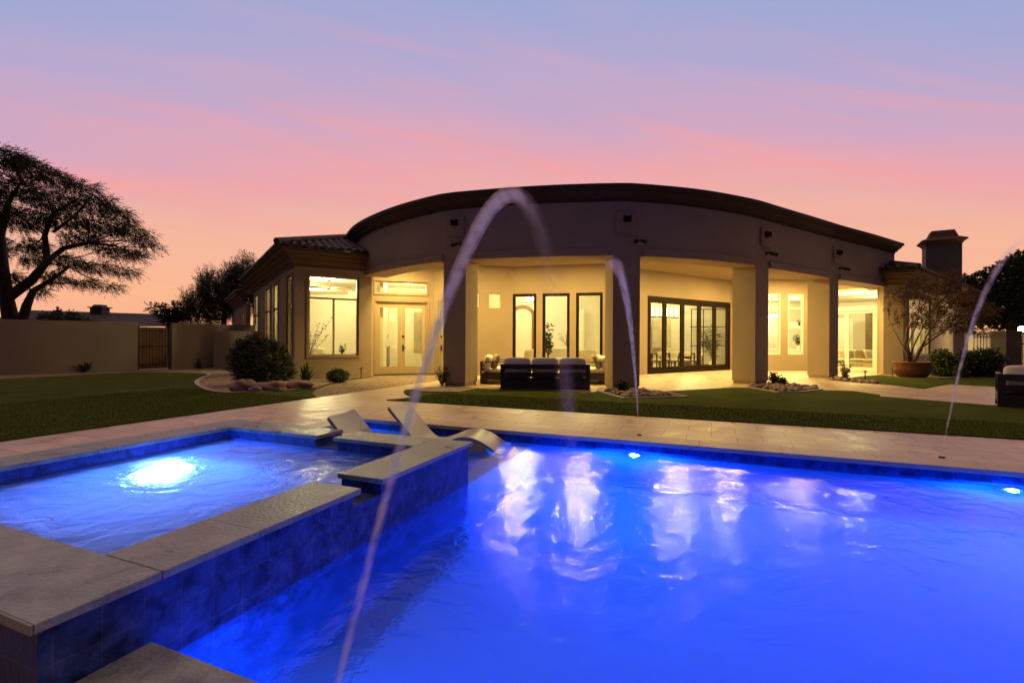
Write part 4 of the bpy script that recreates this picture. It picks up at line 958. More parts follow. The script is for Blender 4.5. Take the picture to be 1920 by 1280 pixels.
# trees at the right beyond the fence
D4 = 30.
cl = [pc(px, py, D4 + rg.uniform(-1.5, 3), r, r, rz) for (px, py, r, rz) in ((1900, 500, 26, 14), (1925, 485, 24, 14), (1870, 510, 24, 9), (1840, 522, 22, 7), (1890, 540, 34, 20), (1930, 540, 30, 24), (1850, 555, 34, 18), (1810, 560, 30, 16), (1880, 575, 40, 22), (1830, 590, 34, 18), (1925, 580, 30, 24), (1790, 590, 26, 18), (1960, 520, 34, 40), (1800, 525, 16, 6), (1900, 605, 34, 12), (1860, 535, 20, 9), (1820, 540, 18, 8), (1770, 600, 22, 16))]
tree('dark_tree', 'large dark leafy tree rising behind the courtyard wall at the right edge', [[(q_(1900, 700, D4), .25), (q_(1895, 600, D4), .2), (q_(1885, 540, D4), .1)], [(q_(1895, 600, D4), .14), (q_(1840, 560, D4), .1), (q_(1820, 540, D4), .05)]], cl, LEAF_D, 4800, .34, .15, .048, 21, (q_(1900, 700, D4)[0], D4, 0), droop=.3, nl=6)
# potted tree
pt = thing('terracotta_pot', 'wide weathered terracotta bowl holding the rusty leaved tree', 'pot', (*G(1710, 711), 0)); py0 = G(1710, 709.5)[1] + .5; px0 = ray(1710, 709.5)[0] * py0
m_ = MB(); m_.lathe([(r_ * .93, z_) for r_, z_ in [(.36, .01), (.47, .05), (.575, .22), (.60, .36), (.585, .44), (.60, .455), (.60, .48), (.585, .49), (.60, .50), (.63, .55), (.62, .58), (.57, .58), (.54, .52)]], px0, py0, 40); m_.build('bowl', TERRA, pt, smooth=True)
m_ = MB(); m_.lathe([(.51, .515), (.51, .53)], px0, py0, 30); m_.build('soil', SOIL, pt)
DP = py0
stems = []
for a in ([(1706, 682), (1700, 660), (1688, 640), (1672, 612)], [(1708, 682), (1710, 655), (1722, 630), (1735, 605), (1750, 575)], [(1712, 682), (1722, 655), (1745, 630), (1790, 608), (1815, 595)], [(1707, 682), (1695, 650), (1700, 620), (1712, 580)],
          [(1714, 682), (1722, 660), (1740, 625), (1765, 590), (1790, 560)], [(1710, 682), (1702, 645), (1718, 610), (1725, 560), (1735, 530)], [(1713, 682), (1730, 650), (1775, 617), (1800, 585), (1840, 560)]):
    dz = R.uniform(-.35, .45); stems.append([(np.array(P(x, y, DP + dz * i / 3)), lerp(.035, .010, i / (len(a) - 1))) for i, (x, y) in enumerate(a)])
cl = [pc(px, py, DP + rg.uniform(-.8, .8), r, r, rz) for (px, py, r, rz) in ((1725, 545, 26, 16), (1760, 530, 26, 16), (1785, 545, 28, 20), (1745, 570, 30, 20), (1790, 580, 32, 22), (1815, 560, 26, 18), (1830, 590, 24, 14), (1765, 605, 30, 18), (1805, 610, 28, 14), (1715, 525, 16, 10), (1775, 512, 18, 9), (1700, 560, 14, 10),
                                                                                   (1845, 575, 20, 9), (1730, 600, 18, 14), (1672, 557, 10, 7), (1665, 577, 6, 4), (1685, 590, 8, 5), (1680, 605, 6, 5), (1860, 585, 16, 6), (1710, 600, 12, 14), (1790, 520, 16, 8), (1695, 545, 10, 8), (1825, 620, 20, 8))]
tree('potted_tree', 'multi stemmed small tree with rusty brown feathery leaves growing in the terracotta bowl', stems, cl, LEAF_R, 1800, .19, .058, .013, 33, (px0, py0, .5), barkm=TWIG, droop=.2, outward=.6, br=.02, nl=6)

def bush(name, label, px, py, w_px, h_px, m, n, seed, ln=.22, size=.10, wd=.018, cat='shrub', group=None, up=.6, d=None, nl=4):
    x, y = G(px, py); y += w_px / F_PX * y * .35; x = ray(px, py)[0] * y; rng = np.random.default_rng(seed); k = y / F_PX; W, H_ = w_px * k / 2, h_px * k
    t = thing(name, label, cat, (x, y, 0), group); fb = MB(); st = MB()
    for i in range(14):
        a = rng.uniform(0, 6.28); r = rng.uniform(.2, .8); st.tube([(x, y, 0), (x + W * r * math.cos(a) * .5, y + W * r * math.sin(a) * .5, H_ * .4), (x + W * r * math.cos(a), y + W * r * math.sin(a), H_ * .85)], [.018, .012, .006], 5)
    st.build('stem', BARK, t)
    lob = [(rng.uniform(-.5, .5), rng.uniform(-.5, .5), rng.uniform(.35, .65), rng.uniform(.4, .6)) for _ in range(9)] + [(0, 0, .5, .72)]
    for _ in range(n):
        lx, ly, lz, lr = lob[rng.integers(len(lob))]; v = rng.normal(0, 1, 3); v /= np.linalg.norm(v); q = rng.uniform(.55, 1) ** .5
        p = np.array([x + W * (lx + v[0] * lr * q), y + W * (ly + v[1] * lr * q), max(.03, H_ * (lz * 1.0 + v[2] * lr * q * .9))])
        leaf_quads(fb, p, v + np.array([0, 0, up]) + rng.normal(0, .3, 3), nl, ln, wd, rng, size=size)
    fb.build('foliage', m, t); return t
bush('oleander_bush', 'big rounded dark oleander bush at the corner of the left wing', 487, 724, 96, 74, LEAF_S, 2300, 41, ln=.26, size=.14, wd=.013)
bush('shrub', 'low green shrub on the gravel under the left wing window', 633, 716, 36, 17, LEAF_G, 420, 42, ln=.12, size=.07, wd=.014)
bush('shrub', 'rounded light green shrub right of the terracotta bowl', 1765, 706, 44, 42, LEAF_G, 620, 43, ln=.16, size=.10, wd=.022)
bush('shrub', 'broad dark shrub in front of the iron fence', 1838, 708, 62, 44, LEAF_S, 900, 44, ln=.2, size=.12, wd=.02)
bush('shrub', 'small greyish shrub between the light green shrub and the dark shrub', 1795, 708, 30, 17, LEAF_S, 260, 45, ln=.12, size=.08, wd=.016)
def rosette(name, label, px, py, h_px, n, m, seed, wide=.8, wd=.02, cat='plant', curve=.5, group=None, flowers=None):
    x, y = G(px, py); rng = np.random.default_rng(seed); H_ = h_px / F_PX * y; fb = MB()
    for i in range(n):
        a = rng.uniform(0, 6.28); el = rng.uniform(.35, 1.0); L_ = H_ * rng.uniform(.75, 1.1); pts = []
        ox, oy = rng.normal(0, .05 * H_, 2)
        dx, dy = math.cos(a), math.sin(a); sx, sy = -dy, dx; prev = None; vs = []
        for k in range(5):
            t = k / 4; r = L_ * t * wide * (1.1 - el) * (1 + curve * t); z = L_ * t * (el * 1.05) * (1 - curve * .25 * t * t)
            w_ = wd * (1 - t) ** .6 + .001; vs += [(x + ox + dx * r - sx * w_, y + oy + dy * r - sy * w_, z + .01), (x + ox + dx * r + sx * w_, y + oy + dy * r + sy * w_, z + .01 + w_ * .3)]
        fb.add(vs, [(2 * k, 2 * k + 1, 2 * k + 3, 2 * k + 2) for k in range(4)])
    return tag(fb.build(name, m), label, cat, group)
rosette('agave', 'spiky dark agave in the gravel in front of the long garden wall', 160, 698, 30, 60, LEAF_S, 51, wide=1.0, wd=.035)
rosette('yucca', 'small upright dark plant at the far left in front of the garden wall', 19, 701, 29, 70, LEAF_S, 52, wide=.7, wd=.018)
rosette('cactus', 'pale slender clump of upright stems in front of the garden wall right of the gate', 373, 691, 24, 46, mat('pale_cactus', (.16, .17, .08), .7, var=.2), 53, wide=.45, wd=.022, curve=.1)
rosette('paddle_plant', 'pale spiky plant with broad upright leaves at the corner of the left wing', 574, 717, 40, 44, LEAF_G, 54, wide=.75, wd=.05, curve=.25)
def twiggy(name, label, px, py, h_px, n, seed, lean=0., lm=LEAF_S, size=.06):
    x, y = G(px, py); rng = np.random.default_rng(seed); H_ = h_px / F_PX * y; t = thing(name, label, 'plant', (x, y, 0)); st = MB(); fb = MB()
    for i in range(n):
        a = rng.uniform(0, 6.28); r = rng.uniform(.05, .38) * H_; hh = H_ * rng.uniform(.55, 1.05); e = np.array([x + r * math.cos(a) + lean * H_, y + r * math.sin(a), hh]); b0 = np.array([x + rng.normal(0, .03), y, 0])
        st.tube([b0, (b0 + e) / 2 + rng.normal(0, .02, 3), e], [.008, .006, .003], 4)
        for k in range(9): p = b0 + (e - b0) * (k + 1.5) / 10; leaf_quads(fb, p, rng.normal(0, 1, 3) + np.array([0, 0, 1.]), 2, size * 1.6, size * .22, rng, size=size)
    st.build('stem', TWIG, t); fb.build('foliage', lm, t); return t
twiggy('desert_plant', 'thin leafy plant at the left foot of the first column', 829, 723, 36, 12, 61)
twiggy('desert_plant', 'dark bushy plant at the foot of the middle column', 1166, 736, 18, 16, 62, size=.08)
twiggy('desert_plant', 'small dark succulent on the stones beside the third column', 1452, 723, 22, 14, 63, size=.085)
twiggy('desert_plant', 'upright spiky plant beside the fourth column', 1584, 713, 34, 16, 64, lm=LEAF_G)
twiggy('desert_plant', 'low dark ground plant touching the third column', 1466, 724, 12, 10, 65, size=.09)

# boulders and river stones
def boulder(label, px, py, wpx, hpx, seed, rot=0.):
    x, y = G(px, py); k = y / F_PX; rr = random.Random(seed); m_ = MB(); W = wpx * k / 2; y += W * .6
    m_.ell((x, y, hpx * k * .38), (W, W * .75, hpx * k * .62), 22, 14, .16, rr, 0, rot, .85); o = m_.build('boulder', STONE, None, smooth=True); tag(o, label, 'rock', 'boulders before the oleander bush'); return o
boulder('sloping boulder at the left end of the row, under the oleander bush', 452, 736, 48, 23, 1, .3)
boulder('widest flat boulder in the middle of the row below the oleander bush', 495, 735, 62, 19, 2, -.1)
boulder('low rounded boulder at the right end of the row near the spiky plant', 548, 731, 56, 17, 3, .1)
boulder('small boulder tucked between the sloping and the widest boulder', 474, 737, 26, 12, 4, .1)
protos = []
for k in range(6):
    m_ = MB(); rr = random.Random(100 + k); m_.ell((0, 0, 0), (.098 * rr.uniform(.8, 1.25), .075, .052), 12, 8, .12, rr, 0, 0, .9); protos.append(m_)
def stones(pts, n, lab, grp, smin=.6, smax=1.15):
    pts = np.array(pts); first = {}; placed = []
    A = [(pts[0], pts[i], pts[i + 1]) for i in range(1, len(pts) - 1)]; ar = np.array([abs(np.cross(b - a, c - a)) for a, b, c in A]); ar /= ar.sum(); tries = 0
    while len(placed) < n and tries < n * 40:
        tries += 1; a, b, c = A[NR.choice(len(A), p=ar)]; r1, r2 = NR.random(2)
        if r1 + r2 > 1: r1, r2 = 1 - r1, 1 - r2
        p = a + (b - a) * r1 + (c - a) * r2; sc_ = NR.uniform(smin, smax)
        if any(np.hypot(*(p - q)) < .088 * (sc_ + s2) * .8 for q, s2 in placed): continue
        placed.append((p, sc_)); k = int(NR.integers(6))
        if k not in first: o = protos[k].build('river_stone', STONE2, None, smooth=True); first[k] = o
        else: o = first[k].copy(); C.objects.link(o)
        o.location = (p[0], p[1], .010 + .034 * sc_); o.rotation_euler = (NR.uniform(-.3, .3), NR.uniform(-.3, .3), NR.uniform(0, 6.28)); o.scale = (sc_, sc_, sc_ * NR.uniform(.8, 1.5)); tag(o, lab, 'stone', grp)
def shrink(pts, f=.86): pts = np.array(pts); c = pts.mean(0); return c + (pts - c) * f
stones(shrink(cr_poly([(1128, 735), (1172, 747), (1268, 744), (1232, 737), (1205, 733), (1148, 733)]), .95), 75, 'rounded stone in the triangular bed at the middle column', 'stones at the middle column')
stones(shrink(cr_poly([(1408, 727), (1460, 735.5), (1500, 735.5), (1538, 731), (1524, 727), (1480, 723), (1440, 722)]), .95), 60, 'rounded stone in the bed beside the third column', 'stones at the third column')
stones(shrink(cr_poly([(1550, 712), (1600, 716), (1650, 720.5), (1640, 716), (1600, 712), (1572, 710)]), .95), 50, 'rounded stone in the narrow bed beside the fourth column', 'stones at the fourth column', .55, 1.0)

# path lights
def path_light(label, px, py, hpx):
    x, y = G(px, py); H_ = hpx / F_PX * y; t = thing('path_light', label, 'garden light', (x, y, 0), 'path lights')
    m_ = MB(); m_.tube([(x, y, 0), (x, y, H_ * .86)], .014, 8); m_.build('stake', BLACK, t)
    m_ = MB(); m_.lathe([(.030, H_ * .80), (.035, H_ * .86), (.095, H_ * .87), (.10, H_ * .885), (.03, H_ * .97), (.012, H_ * 1.0)], x, y, 20); m_.build('cap', BLACK, t, smooth=False); return t
path_light('slim path light on the gravel against the wall left of the french doors', 677, 708.5, 21)
path_light('slim path light in front of the oleander bush', 515, 716, 25)
path_light('slim path light on the stones right of the fourth column', 1622, 714, 20)
path_light('slim path light against the wall left of the terracotta bowl', 1674, 705.5, 18)

# ------------------------------------------------------------------ in-pool loungers
def lounger(label, foot, back, m=SHELL):
    f_ = np.array(UV(*foot)); b_ = np.array(UV(*back)); d_ = b_ - f_; Ln = np.hypot(*d_); d_ /= Ln; n_ = np.array([-d_[1], d_[0]]); k = Ln / 1.50
    t = thing('pool_lounger', label, 'pool lounger', (*f_, -.42), 'loungers on the pool shelf')
    prof = [(-.03, -.20), (.06, -.135), (.18, -.055), (.30, .005), (.42, .035), (.54, .03), (.66, -.01), (.80, -.065), (.92, -.10), (1.02, -.10), (1.10, -.055), (1.18, .03), (1.28, .145), (1.38, .262), (1.46, .35), (1.50, .395)]
    pr = catmull([(s * k, z) for s, z in prof], 3); W = .315; TK = .038; nW = 11; rows = len(pr)
    def off(i):
        a = pr[min(i + 1, rows - 1)] - pr[max(i - 1, 0)]; a = a / np.hypot(*a); return np.array([-a[1], a[0]])
    vs = []; fs = []
    for side in (0, 1):
        for i in range(rows):
            o_ = off(i) * (-TK if side else 0)
            end = min(i, rows - 1 - i); wr = W - (.035 if end == 0 else .012 if end == 1 else 0)
            for j in range(nW):
                q = lerp(-wr, wr, j / (nW - 1)); dish = .018 * (1 - (q / W) ** 2)
                s_, z_ = pr[i] + o_ - np.array([0, dish]); p = f_ + d_ * s_ + n_ * q; vs.append((p[0], p[1], z_))
    M_ = rows * nW
    for i in range(rows - 1):
        for j in range(nW - 1):
            a = i * nW + j; fs.append((a, a + 1, a + nW + 1, a + nW)); fs.append((M_ + a, M_ + a + nW, M_ + a + nW + 1, M_ + a + 1))
    for i in range(rows - 1):
        for j in (0, nW - 1): a = i * nW + j; fs.append((a, a + nW, M_ + a + nW, M_ + a))
    for j in range(nW - 1):
        for i in (0, rows - 1): a = i * nW + j; fs.append((a, a + 1, M_ + a + 1, M_ + a))
    mb = MB(); mb.add(vs, fs); o = mb.build('shell', m, t, smooth=True)
    e = o.modifiers.new('edge', 'EDGE_SPLIT'); e.split_angle = math.radians(50)
    bs = MB(); q = lambda s, w: tuple(f_ + d_ * s * k + n_ * w)
    bs.prism([q(.02, -.36), q(1.15, -.36), q(1.22, -.30), q(1.22, .30), q(1.15, .36), q(.02, .36), q(-.05, .30), q(-.05, -.30)], -.418, -.385, [q(.06, -.33), q(1.12, -.33), q(1.18, -.27), q(1.18, .27), q(1.12, .33), q(.06, .33), q(.0, .27), q(.0, -.27)])
    bs.prism([q(.10, -.28), q(1.08, -.28), q(1.08, .28), q(.10, .28)], -.384, -.15, [q(.24, -.27), q(1.08, -.27), q(1.08, .27), q(.24, .27)])
    bs.build('base', m, t)
lounger('curved grey in-pool lounger nearer the middle, its whole wave shape showing', (-2.50, 5.82), (-3.97, 5.50))
lounger('grey in-pool lounger half hidden behind the spa wall, only its backrest showing', (-2.70, 4.90), (-4.10, 4.56))

# ------------------------------------------------------------------ patio furniture
def cushion(mb, cx, cy, cz, sx, sy, sz, rot=0., tilt=0., n=8, puff=.5):
    """soft box: superellipsoid-like pillow, local x width, y depth, z height, tilted back about x"""
    vs = []; fs = []; ct, st = math.cos(tilt), math.sin(tilt); cr2, sr2 = math.cos(rot), math.sin(rot); seg = 28; rings = 12
    se = lambda v, p: math.copysign(abs(v) ** p, v)
    for i in range(rings + 1):
        th = math.pi * i / rings
        for k in range(seg):
            a = 2 * math.pi * k / seg; x = se(math.sin(th), puff * .8) * se(math.cos(a), .32) * sx / 2; z = se(math.sin(th), puff * .8) * se(math.sin(a), .32) * sz / 2; y = se(math.cos(th), .75) * sy / 2
            pinch = 1 - .06 * (abs(x) / (sx / 2)) ** 2; z *= pinch; x *= 1 - .04 * (abs(z) / (sz / 2)) ** 2
            y2, z2 = y * ct - z * st, y * st + z * ct; vs.append((cx + x * cr2 - y2 * sr2, cy + x * sr2 + y2 * cr2, cz + z2))
    for i in range(rings):
        for k in range(seg): fs.append((i * seg + k, i * seg + (k + 1) % seg, (i + 1) * seg + (k + 1) % seg, (i + 1) * seg + k))
    mb.add(vs, fs)
def sofa(name, label, W, n, D=.88, group='outdoor sofas'):
    t = thing(name, label, 'sofa', (0, 0, 0), group); m_ = MB(); T = .05
    B_ = lambda x0, x1, y0, y1, z0, z1: m_.prism([(x0, y0), (x1, y0), (x1, y1), (x0, y1)], z0, z1)
    h = W / 2
    B_(-h, h, 0, T, .005, .245); B_(-h, h, 0, T, .335, .44); B_(-h, h, 0, T, .53, .655)
    for x in [-h, h - .12]: B_(x, x + .12, .001, T - .001, .245, .335); B_(x, x + .12, .001, T - .001, .44, .53)
    for i in range(1, n): x = -h + W * i / n; B_(x - .02, x + .02, .002, T - .002, .44, .53)
    m_.build('back_panel', ESPR, t)
    m_ = MB(); B_(-h, h, T, D, .12, .30); m_.build('base', ESPR, t)
    for s in (-1, 1):
        m_ = MB(); x0 = h - .06 if s > 0 else -h; B_(x0, x0 + .06, T, D, .635, .66); B_(x0, x0 + .06, D - .06, D, .0, .635); B_(x0, x0 + .06, T, T + .06, .0, .12); m_.build('armrest', ESPR, t)
    cw = (W - .16) / n
    for i in range(n):
        x = -h + .08 + cw * (i + .5)
        m_ = MB(); cushion(m_, x, .50, .375, cw - .01, .72, .16, 0, 0, puff=.45); m_.build('seat_cushion', CUSH, t, smooth=True)
        m_ = MB(); cushion(m_, x, .185, .615, cw - .004, .22, .43, 0, -.26, puff=.42); m_.build('back_cushion', CUSH, t, smooth=True)
    return t
s1_ = sofa('outdoor_sofa', 'dark slatted outdoor sofa with its back to the pool, under the covered patio', 2.33, 3)
q = (np.array(G(937, 730.5)) + np.array(G(1104, 730.5))) / 2; s1_.location = (q[0] + .02, q[1], .003)
s2_ = copy_tree(s1_); s2_['label'] = 'dark slatted outdoor sofa cut off by the right edge, beside the back lawn'
s2_.rotation_euler.z = -math.radians(43); ql = np.array(G(1870, 763.5)); dd = np.array([math.cos(-math.radians(43)), math.sin(-math.radians(43))]); ql = ql + dd * 1.165; s2_.location = (ql[0], ql[1], .003)
s3_ = sofa('outdoor_loveseat', 'outdoor loveseat at the left side of the patio seating, seen from its arm', 1.75, 2)
s3_.rotation_euler.z = -math.pi / 2; s3_.location = (-.93, 15.0, .003)
s4_ = copy_tree(s3_); s4_['label'] = 'outdoor loveseat at the right side of the patio seating, partly behind the middle column'
s4_.rotation_euler.z = math.pi / 2; s4_.location = (2.98, 15.0, .003)
def pillow(label, x, y, z, rot, tilt, m=PILP, s=.44):
    m_ = MB(); cushion(m_, 0, 0, 0, s, .15, s, 0, tilt, puff=.9); o = m_.build('throw_pillow', m, None, smooth=True); o.location = (x, y, z); o.rotation_euler.z = rot; tag(o, label, 'pillow', 'throw pillows')
pillow('patterned throw pillow leaning on the left loveseat', -.50, 14.45, .64, -1.2, -.35); pillow('patterned throw pillow leaning on the right loveseat', 2.55, 14.45, .64, 1.2, -.35)
pillow('patterned throw pillow in the far corner of the left loveseat', -.55, 15.4, .64, -1.7, -.3); pillow('patterned throw pillow in the far corner of the right loveseat', 2.62, 15.4, .64, 1.7, -.3)
ct = thing('coffee_table', 'low dark coffee table between the patio sofas', 'table', (1.0, 14.7, 0)); m_ = MB()
for i in range(7): m_.box(1.0, 14.42 + i * .095, .34, .38, 1.1, .08)
m_.build('table_top', ESPR, ct)
for x in (.5, 1.5):
    for y in (14.42, 14.99): m_ = MB(); m_.box(x, y, .003, .339, .06, .06); m_.build('leg', ESPR, ct)

# ------------------------------------------------------------------ fountain jets
def jet_mat(name, x0, x1, d0, d1, col=(1.0, .74, .60)):
    m = bpy.data.materials.new(name); m.use_nodes = True; nt = m.node_tree; N = nt.nodes; L = nt.links; N.clear()
    o = N.new('ShaderNodeOutputMaterial'); v = N.new('ShaderNodeVolumeScatter'); v.inputs[0].default_value = (*col, 1); v.inputs['Anisotropy'].default_value = .0
    tc = N.new('ShaderNodeTexCoord'); s = N.new('ShaderNodeSeparateXYZ'); L.new(tc.outputs['Object'], s.inputs[0])
    r = N.new('ShaderNodeMapRange'); r.interpolation_type = 'SMOOTHERSTEP'; L.new(s.outputs[0], r.inputs[0]); r.inputs[1].default_value = x0; r.inputs[2].default_value = x1; r.inputs[3].default_value = d0; r.inputs[4].default_value = d1
    mp = N.new('ShaderNodeMapping'); mp.inputs['Scale'].default_value = (2.5, 45, 14); L.new(tc.outputs['Object'], mp.inputs[0])
    n_ = N.new('ShaderNodeTexNoise'); n_.inputs['Scale'].default_value = 1; n_.inputs['Detail'].default_value = 3; L.new(mp.outputs[0], n_.inputs[0])
    r2 = N.new('ShaderNodeMapRange'); L.new(n_.outputs[0], r2.inputs[0]); r2.inputs[1].default_value = .35; r2.inputs[2].default_value = .68; r2.inputs[3].default_value = .15; r2.inputs[4].default_value = 1.9
    mu = N.new('ShaderNodeMath'); mu.operation = 'MULTIPLY'; L.new(r.outputs[0], mu.inputs[0]); L.new(r2.outputs[0], mu.inputs[1])
    L.new(mu.outputs[0], v.inputs['Density']); L.new(v.outputs[0], o.inputs['Volume']); return m
def jet(label, a, b, h, r0, r1, z0=0.0, z1=WATER_Z, d0=60, d1=3, n=46, fade=.62, pw_=1.0):
    a = np.array(a); b = np.array(b); Ln = np.hypot(*(b - a)); t_ = thing('water_jet', label, 'water jet', (*a, z0), 'arching pool jets')
    ang = math.atan2(b[1] - a[1], b[0] - a[0]); pts = []; rr = []
    for i in range(n + 1):
        t = i / n; pts.append((Ln * t, 0, lerp(z0, z1, t) + 4 * h * t * (1 - t) - z0)); rr.append(r0 + (r1 - r0) * t ** pw_)
    m_ = MB(); m_.tube(pts, rr, 14); o = m_.build('water_arc', jet_mat('jet_spray', 0, Ln * fade, d0 * .55, d1 * .5)); o.parent = t_
    m_ = MB(); m_.tube(pts, [r_ * .6 for r_ in rr], 12); o = m_.build('water_core', jet_mat('jet_core', 0, Ln * fade, d0 * .9, d1 * .8)); o.parent = t_
    t_.rotation_euler.z = ang
    nz = MB(); nz.tube([(0, 0, .001), (0, 0, .012)], .03, 16); k = nz.build('nozzle', BRONZE); k.parent = t_
    return t_
jet('tall water jet arching from the near pool edge over the pool', (-.574, 1.475 - .02), (.79, 6.36), 2.44, .012, .135, d0=16, d1=.45, fade=.62)
jet('thinner water jet rising from the far deck before the middle column', (1.711, 6.102 + .35), (.046, 1.78), 1.98, .007, .11, d0=24, d1=.02, fade=.64)
jet('water jet rising from the far deck at the right edge of the photo', (4.705, 5.266), (2.037, .996), 2.02, .008, .060, d0=24, d1=.02, fade=.55)

# ------------------------------------------------------------------ things seen through the windows
FZ = .013
def put(name, label, cat, m, fn, smooth=False, group=None):
    mb = MB(); fn(mb); return tag(mb.build(name, m, None, smooth=smooth), label, cat, group)
# ceiling fan in the wing
fx, fy, fz = P(616, 540, 18.9); fan = thing('ceiling_fan', 'dark three bladed ceiling fan behind the wing window transom', 'ceiling fan', (fx, fy, fz))
m_ = MB(); m_.tube([(fx, fy, 3.63), (fx, fy, 3.55)], [.09, .03], 12); m_.tube([(fx, fy, 3.55), (fx, fy, fz + .06)], .016, 8); m_.build('rod', BRONZE, fan); m_ = MB(); m_.ell((fx, fy, fz), (.10, .10, .06), 16, 8); m_.build('hub', BRONZE, fan)
for a in (math.radians(182), math.radians(-3), math.radians(68)):
    d_ = np.array([math.cos(a), math.sin(a)]); n_ = np.array([-d_[1], d_[0]]); vs = []
    for i in range(9):
        t = i / 8; r = .08 + .82 * t; w_ = .05 + .045 * math.sin(math.pi * min(1, t * 1.1)); c = np.array([fx, fy]) + d_ * r; z = fz + .03 * math.sin(t * 3.0) + .012
        vs += [(*(c - n_ * w_), z - .022), (*(c + n_ * w_), z + .022)]
    m_ = MB(); m_.add(vs + [(x, y, z - .012) for x, y, z in vs], [(2 * i, 2 * i + 1, 2 * i + 3, 2 * i + 2) for i in range(8)] + [(18 + 2 * i, 20 + 2 * i, 21 + 2 * i, 19 + 2 * i) for i in range(8)] + [(2 * i, 2 * i + 2, 20 + 2 * i, 18 + 2 * i) for i in range(8)] + [(2 * i + 1, 19 + 2 * i, 21 + 2 * i, 2 * i + 3) for i in range(8)]); m_.build('blade', WOOD, fan)
def vase_branches(label, px, py_base, d, h, n, seed, zb=None, lean=(0, 0), m=LEAF_S, vase=WHITE, size=.05, vr=.07, vh=.2, name='vase_with_branches'):
    x, y, z = P(px, py_base, d); z = zb if zb is not None else z; rng = np.random.default_rng(seed); t = thing(name, label, 'plant', (x, y, z)); m_ = MB()
    m_.lathe([(vr * .6, z), (vr, z + vh * .35), (vr * .85, z + vh * .7), (vr * .45, z + vh * .9), (vr * .5, z + vh)], x, y, 18); m_.build('vase', vase, t, smooth=True); st, fb = MB(), MB()
    for i in range(n):
        a = rng.uniform(0, 6.28); r = rng.uniform(.1, .5) * h; b0 = np.array([x, y, z + vh * .8]); e = b0 + np.array([math.cos(a) * r + lean[0] * h, math.sin(a) * r * .6, h * rng.uniform(.5, 1)]); md = (b0 + e) / 2 + rng.normal(0, .04 * h, 3)
        st.tube([b0, md, e], [.009, .006, .004], 5)
        for k in range(10):
            t_ = .3 + .7 * k / 9; p = b0 + (md - b0) * t_ * 2 if t_ < .5 else md + (e - md) * (t_ - .5) * 2; leaf_quads(fb, p, rng.normal(0, 1, 3) + np.array([0, 0, .6]), 1, size * 1.6, size * .3, rng, size=size)
    st.build('stem', BARK, t); fb.build('leaves', m, t); return t
vase_branches('tall dark branches at the left inside the wing window', 579, 668, 18.2, 1.5, 9, 71, zb=.45, lean=(.18, 0), size=.07)
vase_branches('low leafy spray standing inside the right wing window pane', 641, 668, 18.6, .38, 9, 72, lean=(0, 0), size=.06, vr=.06, vh=.1)
def soft_seat(name, label, x, y, w_, d_, h, rot=0., m=SOFA, back=True, n=2, pills=0, seath=.42):
    t = thing(name, label, 'sofa' if w_ > 1.2 else 'armchair', (x, y, FZ)); c_, s_ = math.cos(rot), math.sin(rot)
    q = lambda a, b: (x + a * c_ - b * s_, y + a * s_ + b * c_)
    m_ = MB(); cushion(m_, *q(0, 0), seath * .5 + .03, w_, d_, seath - .06, rot, 0, puff=.3); m_.build('base', m, t, smooth=True)
    for i in range(n): m_ = MB(); cushion(m_, *q(-w_ / 2 + w_ * (i + .5) / n, -.02), seath + .06, w_ / n * .94, d_ * .86, .15, rot, 0, puff=.45); m_.build('seat_cushion', m, t, smooth=True)
    if back: m_ = MB(); cushion(m_, *q(0, d_ / 2 - .1), h * .62, w_, .22, h * .75, rot, 0, puff=.35); m_.build('backrest', m, t, smooth=True)
    return t
soft_seat('armchair', 'cream armchair low behind the left wing window pane', *P(590, 660, 19.4)[:2], 1.1, .8, 1.0, math.pi, n=1)
# hall
wH = WF((-5.6, 21.3), (-3.2, 21.93)); pw([(-4.451, 21.6), (-3.2, 21.93)], z1=3.63)
a, b = wH.s_at(728), wH.s_at(745); m_ = MB(); wH.box(m_, a, b, -.05, -.005, .02, 2.45); dr_ = m_.build('interior_door', WHITE, house); k_ = MB(); wH.box(k_, a + .06, b - .06, -.06, -.051, .2, .95); wH.box(k_, a + .06, b - .06, -.06, -.051, 1.1, 2.1); k_.build('panel', CREAM, dr_); k_ = MB(); k_.ell(wH.pt(a + .05, -.1, 1.0), (.03, .03, .03), 10, 6); k_.build('handle', BLACK, dr_)
m_ = MB(); wH.box(m_, wH.s_at(776), wH.s_at(797), -.05, -.01, .75, 2.55); tag(m_.build('wall_art', ART1), 'tall abstract painting seen through the right french door', 'painting')
x, y, _ = P(723, 660, 20.3); cs = thing('console_cabinet', 'grey patterned console cabinet seen through the left french door', 'cabinet', (x, y, FZ)); m_ = MB(); m_.box(x - .15, y, .22, 1.0, .55, .4); m_.build('body', mat('grey_veneer', (.30, .26, .18), .6, scale=9, col2=(.14, .12, .09)), cs)
for sx in (-.4, .1): m_ = MB(); m_.box(x + sx, y, FZ, .219, .03, .3); m_.build('leg', BLACK, cs)
vase_branches('small vase with twigs on the patterned console cabinet', 722, 646, 20.3, .45, 5, 73, zb=1.0, size=.05, vr=.06, vh=.14)
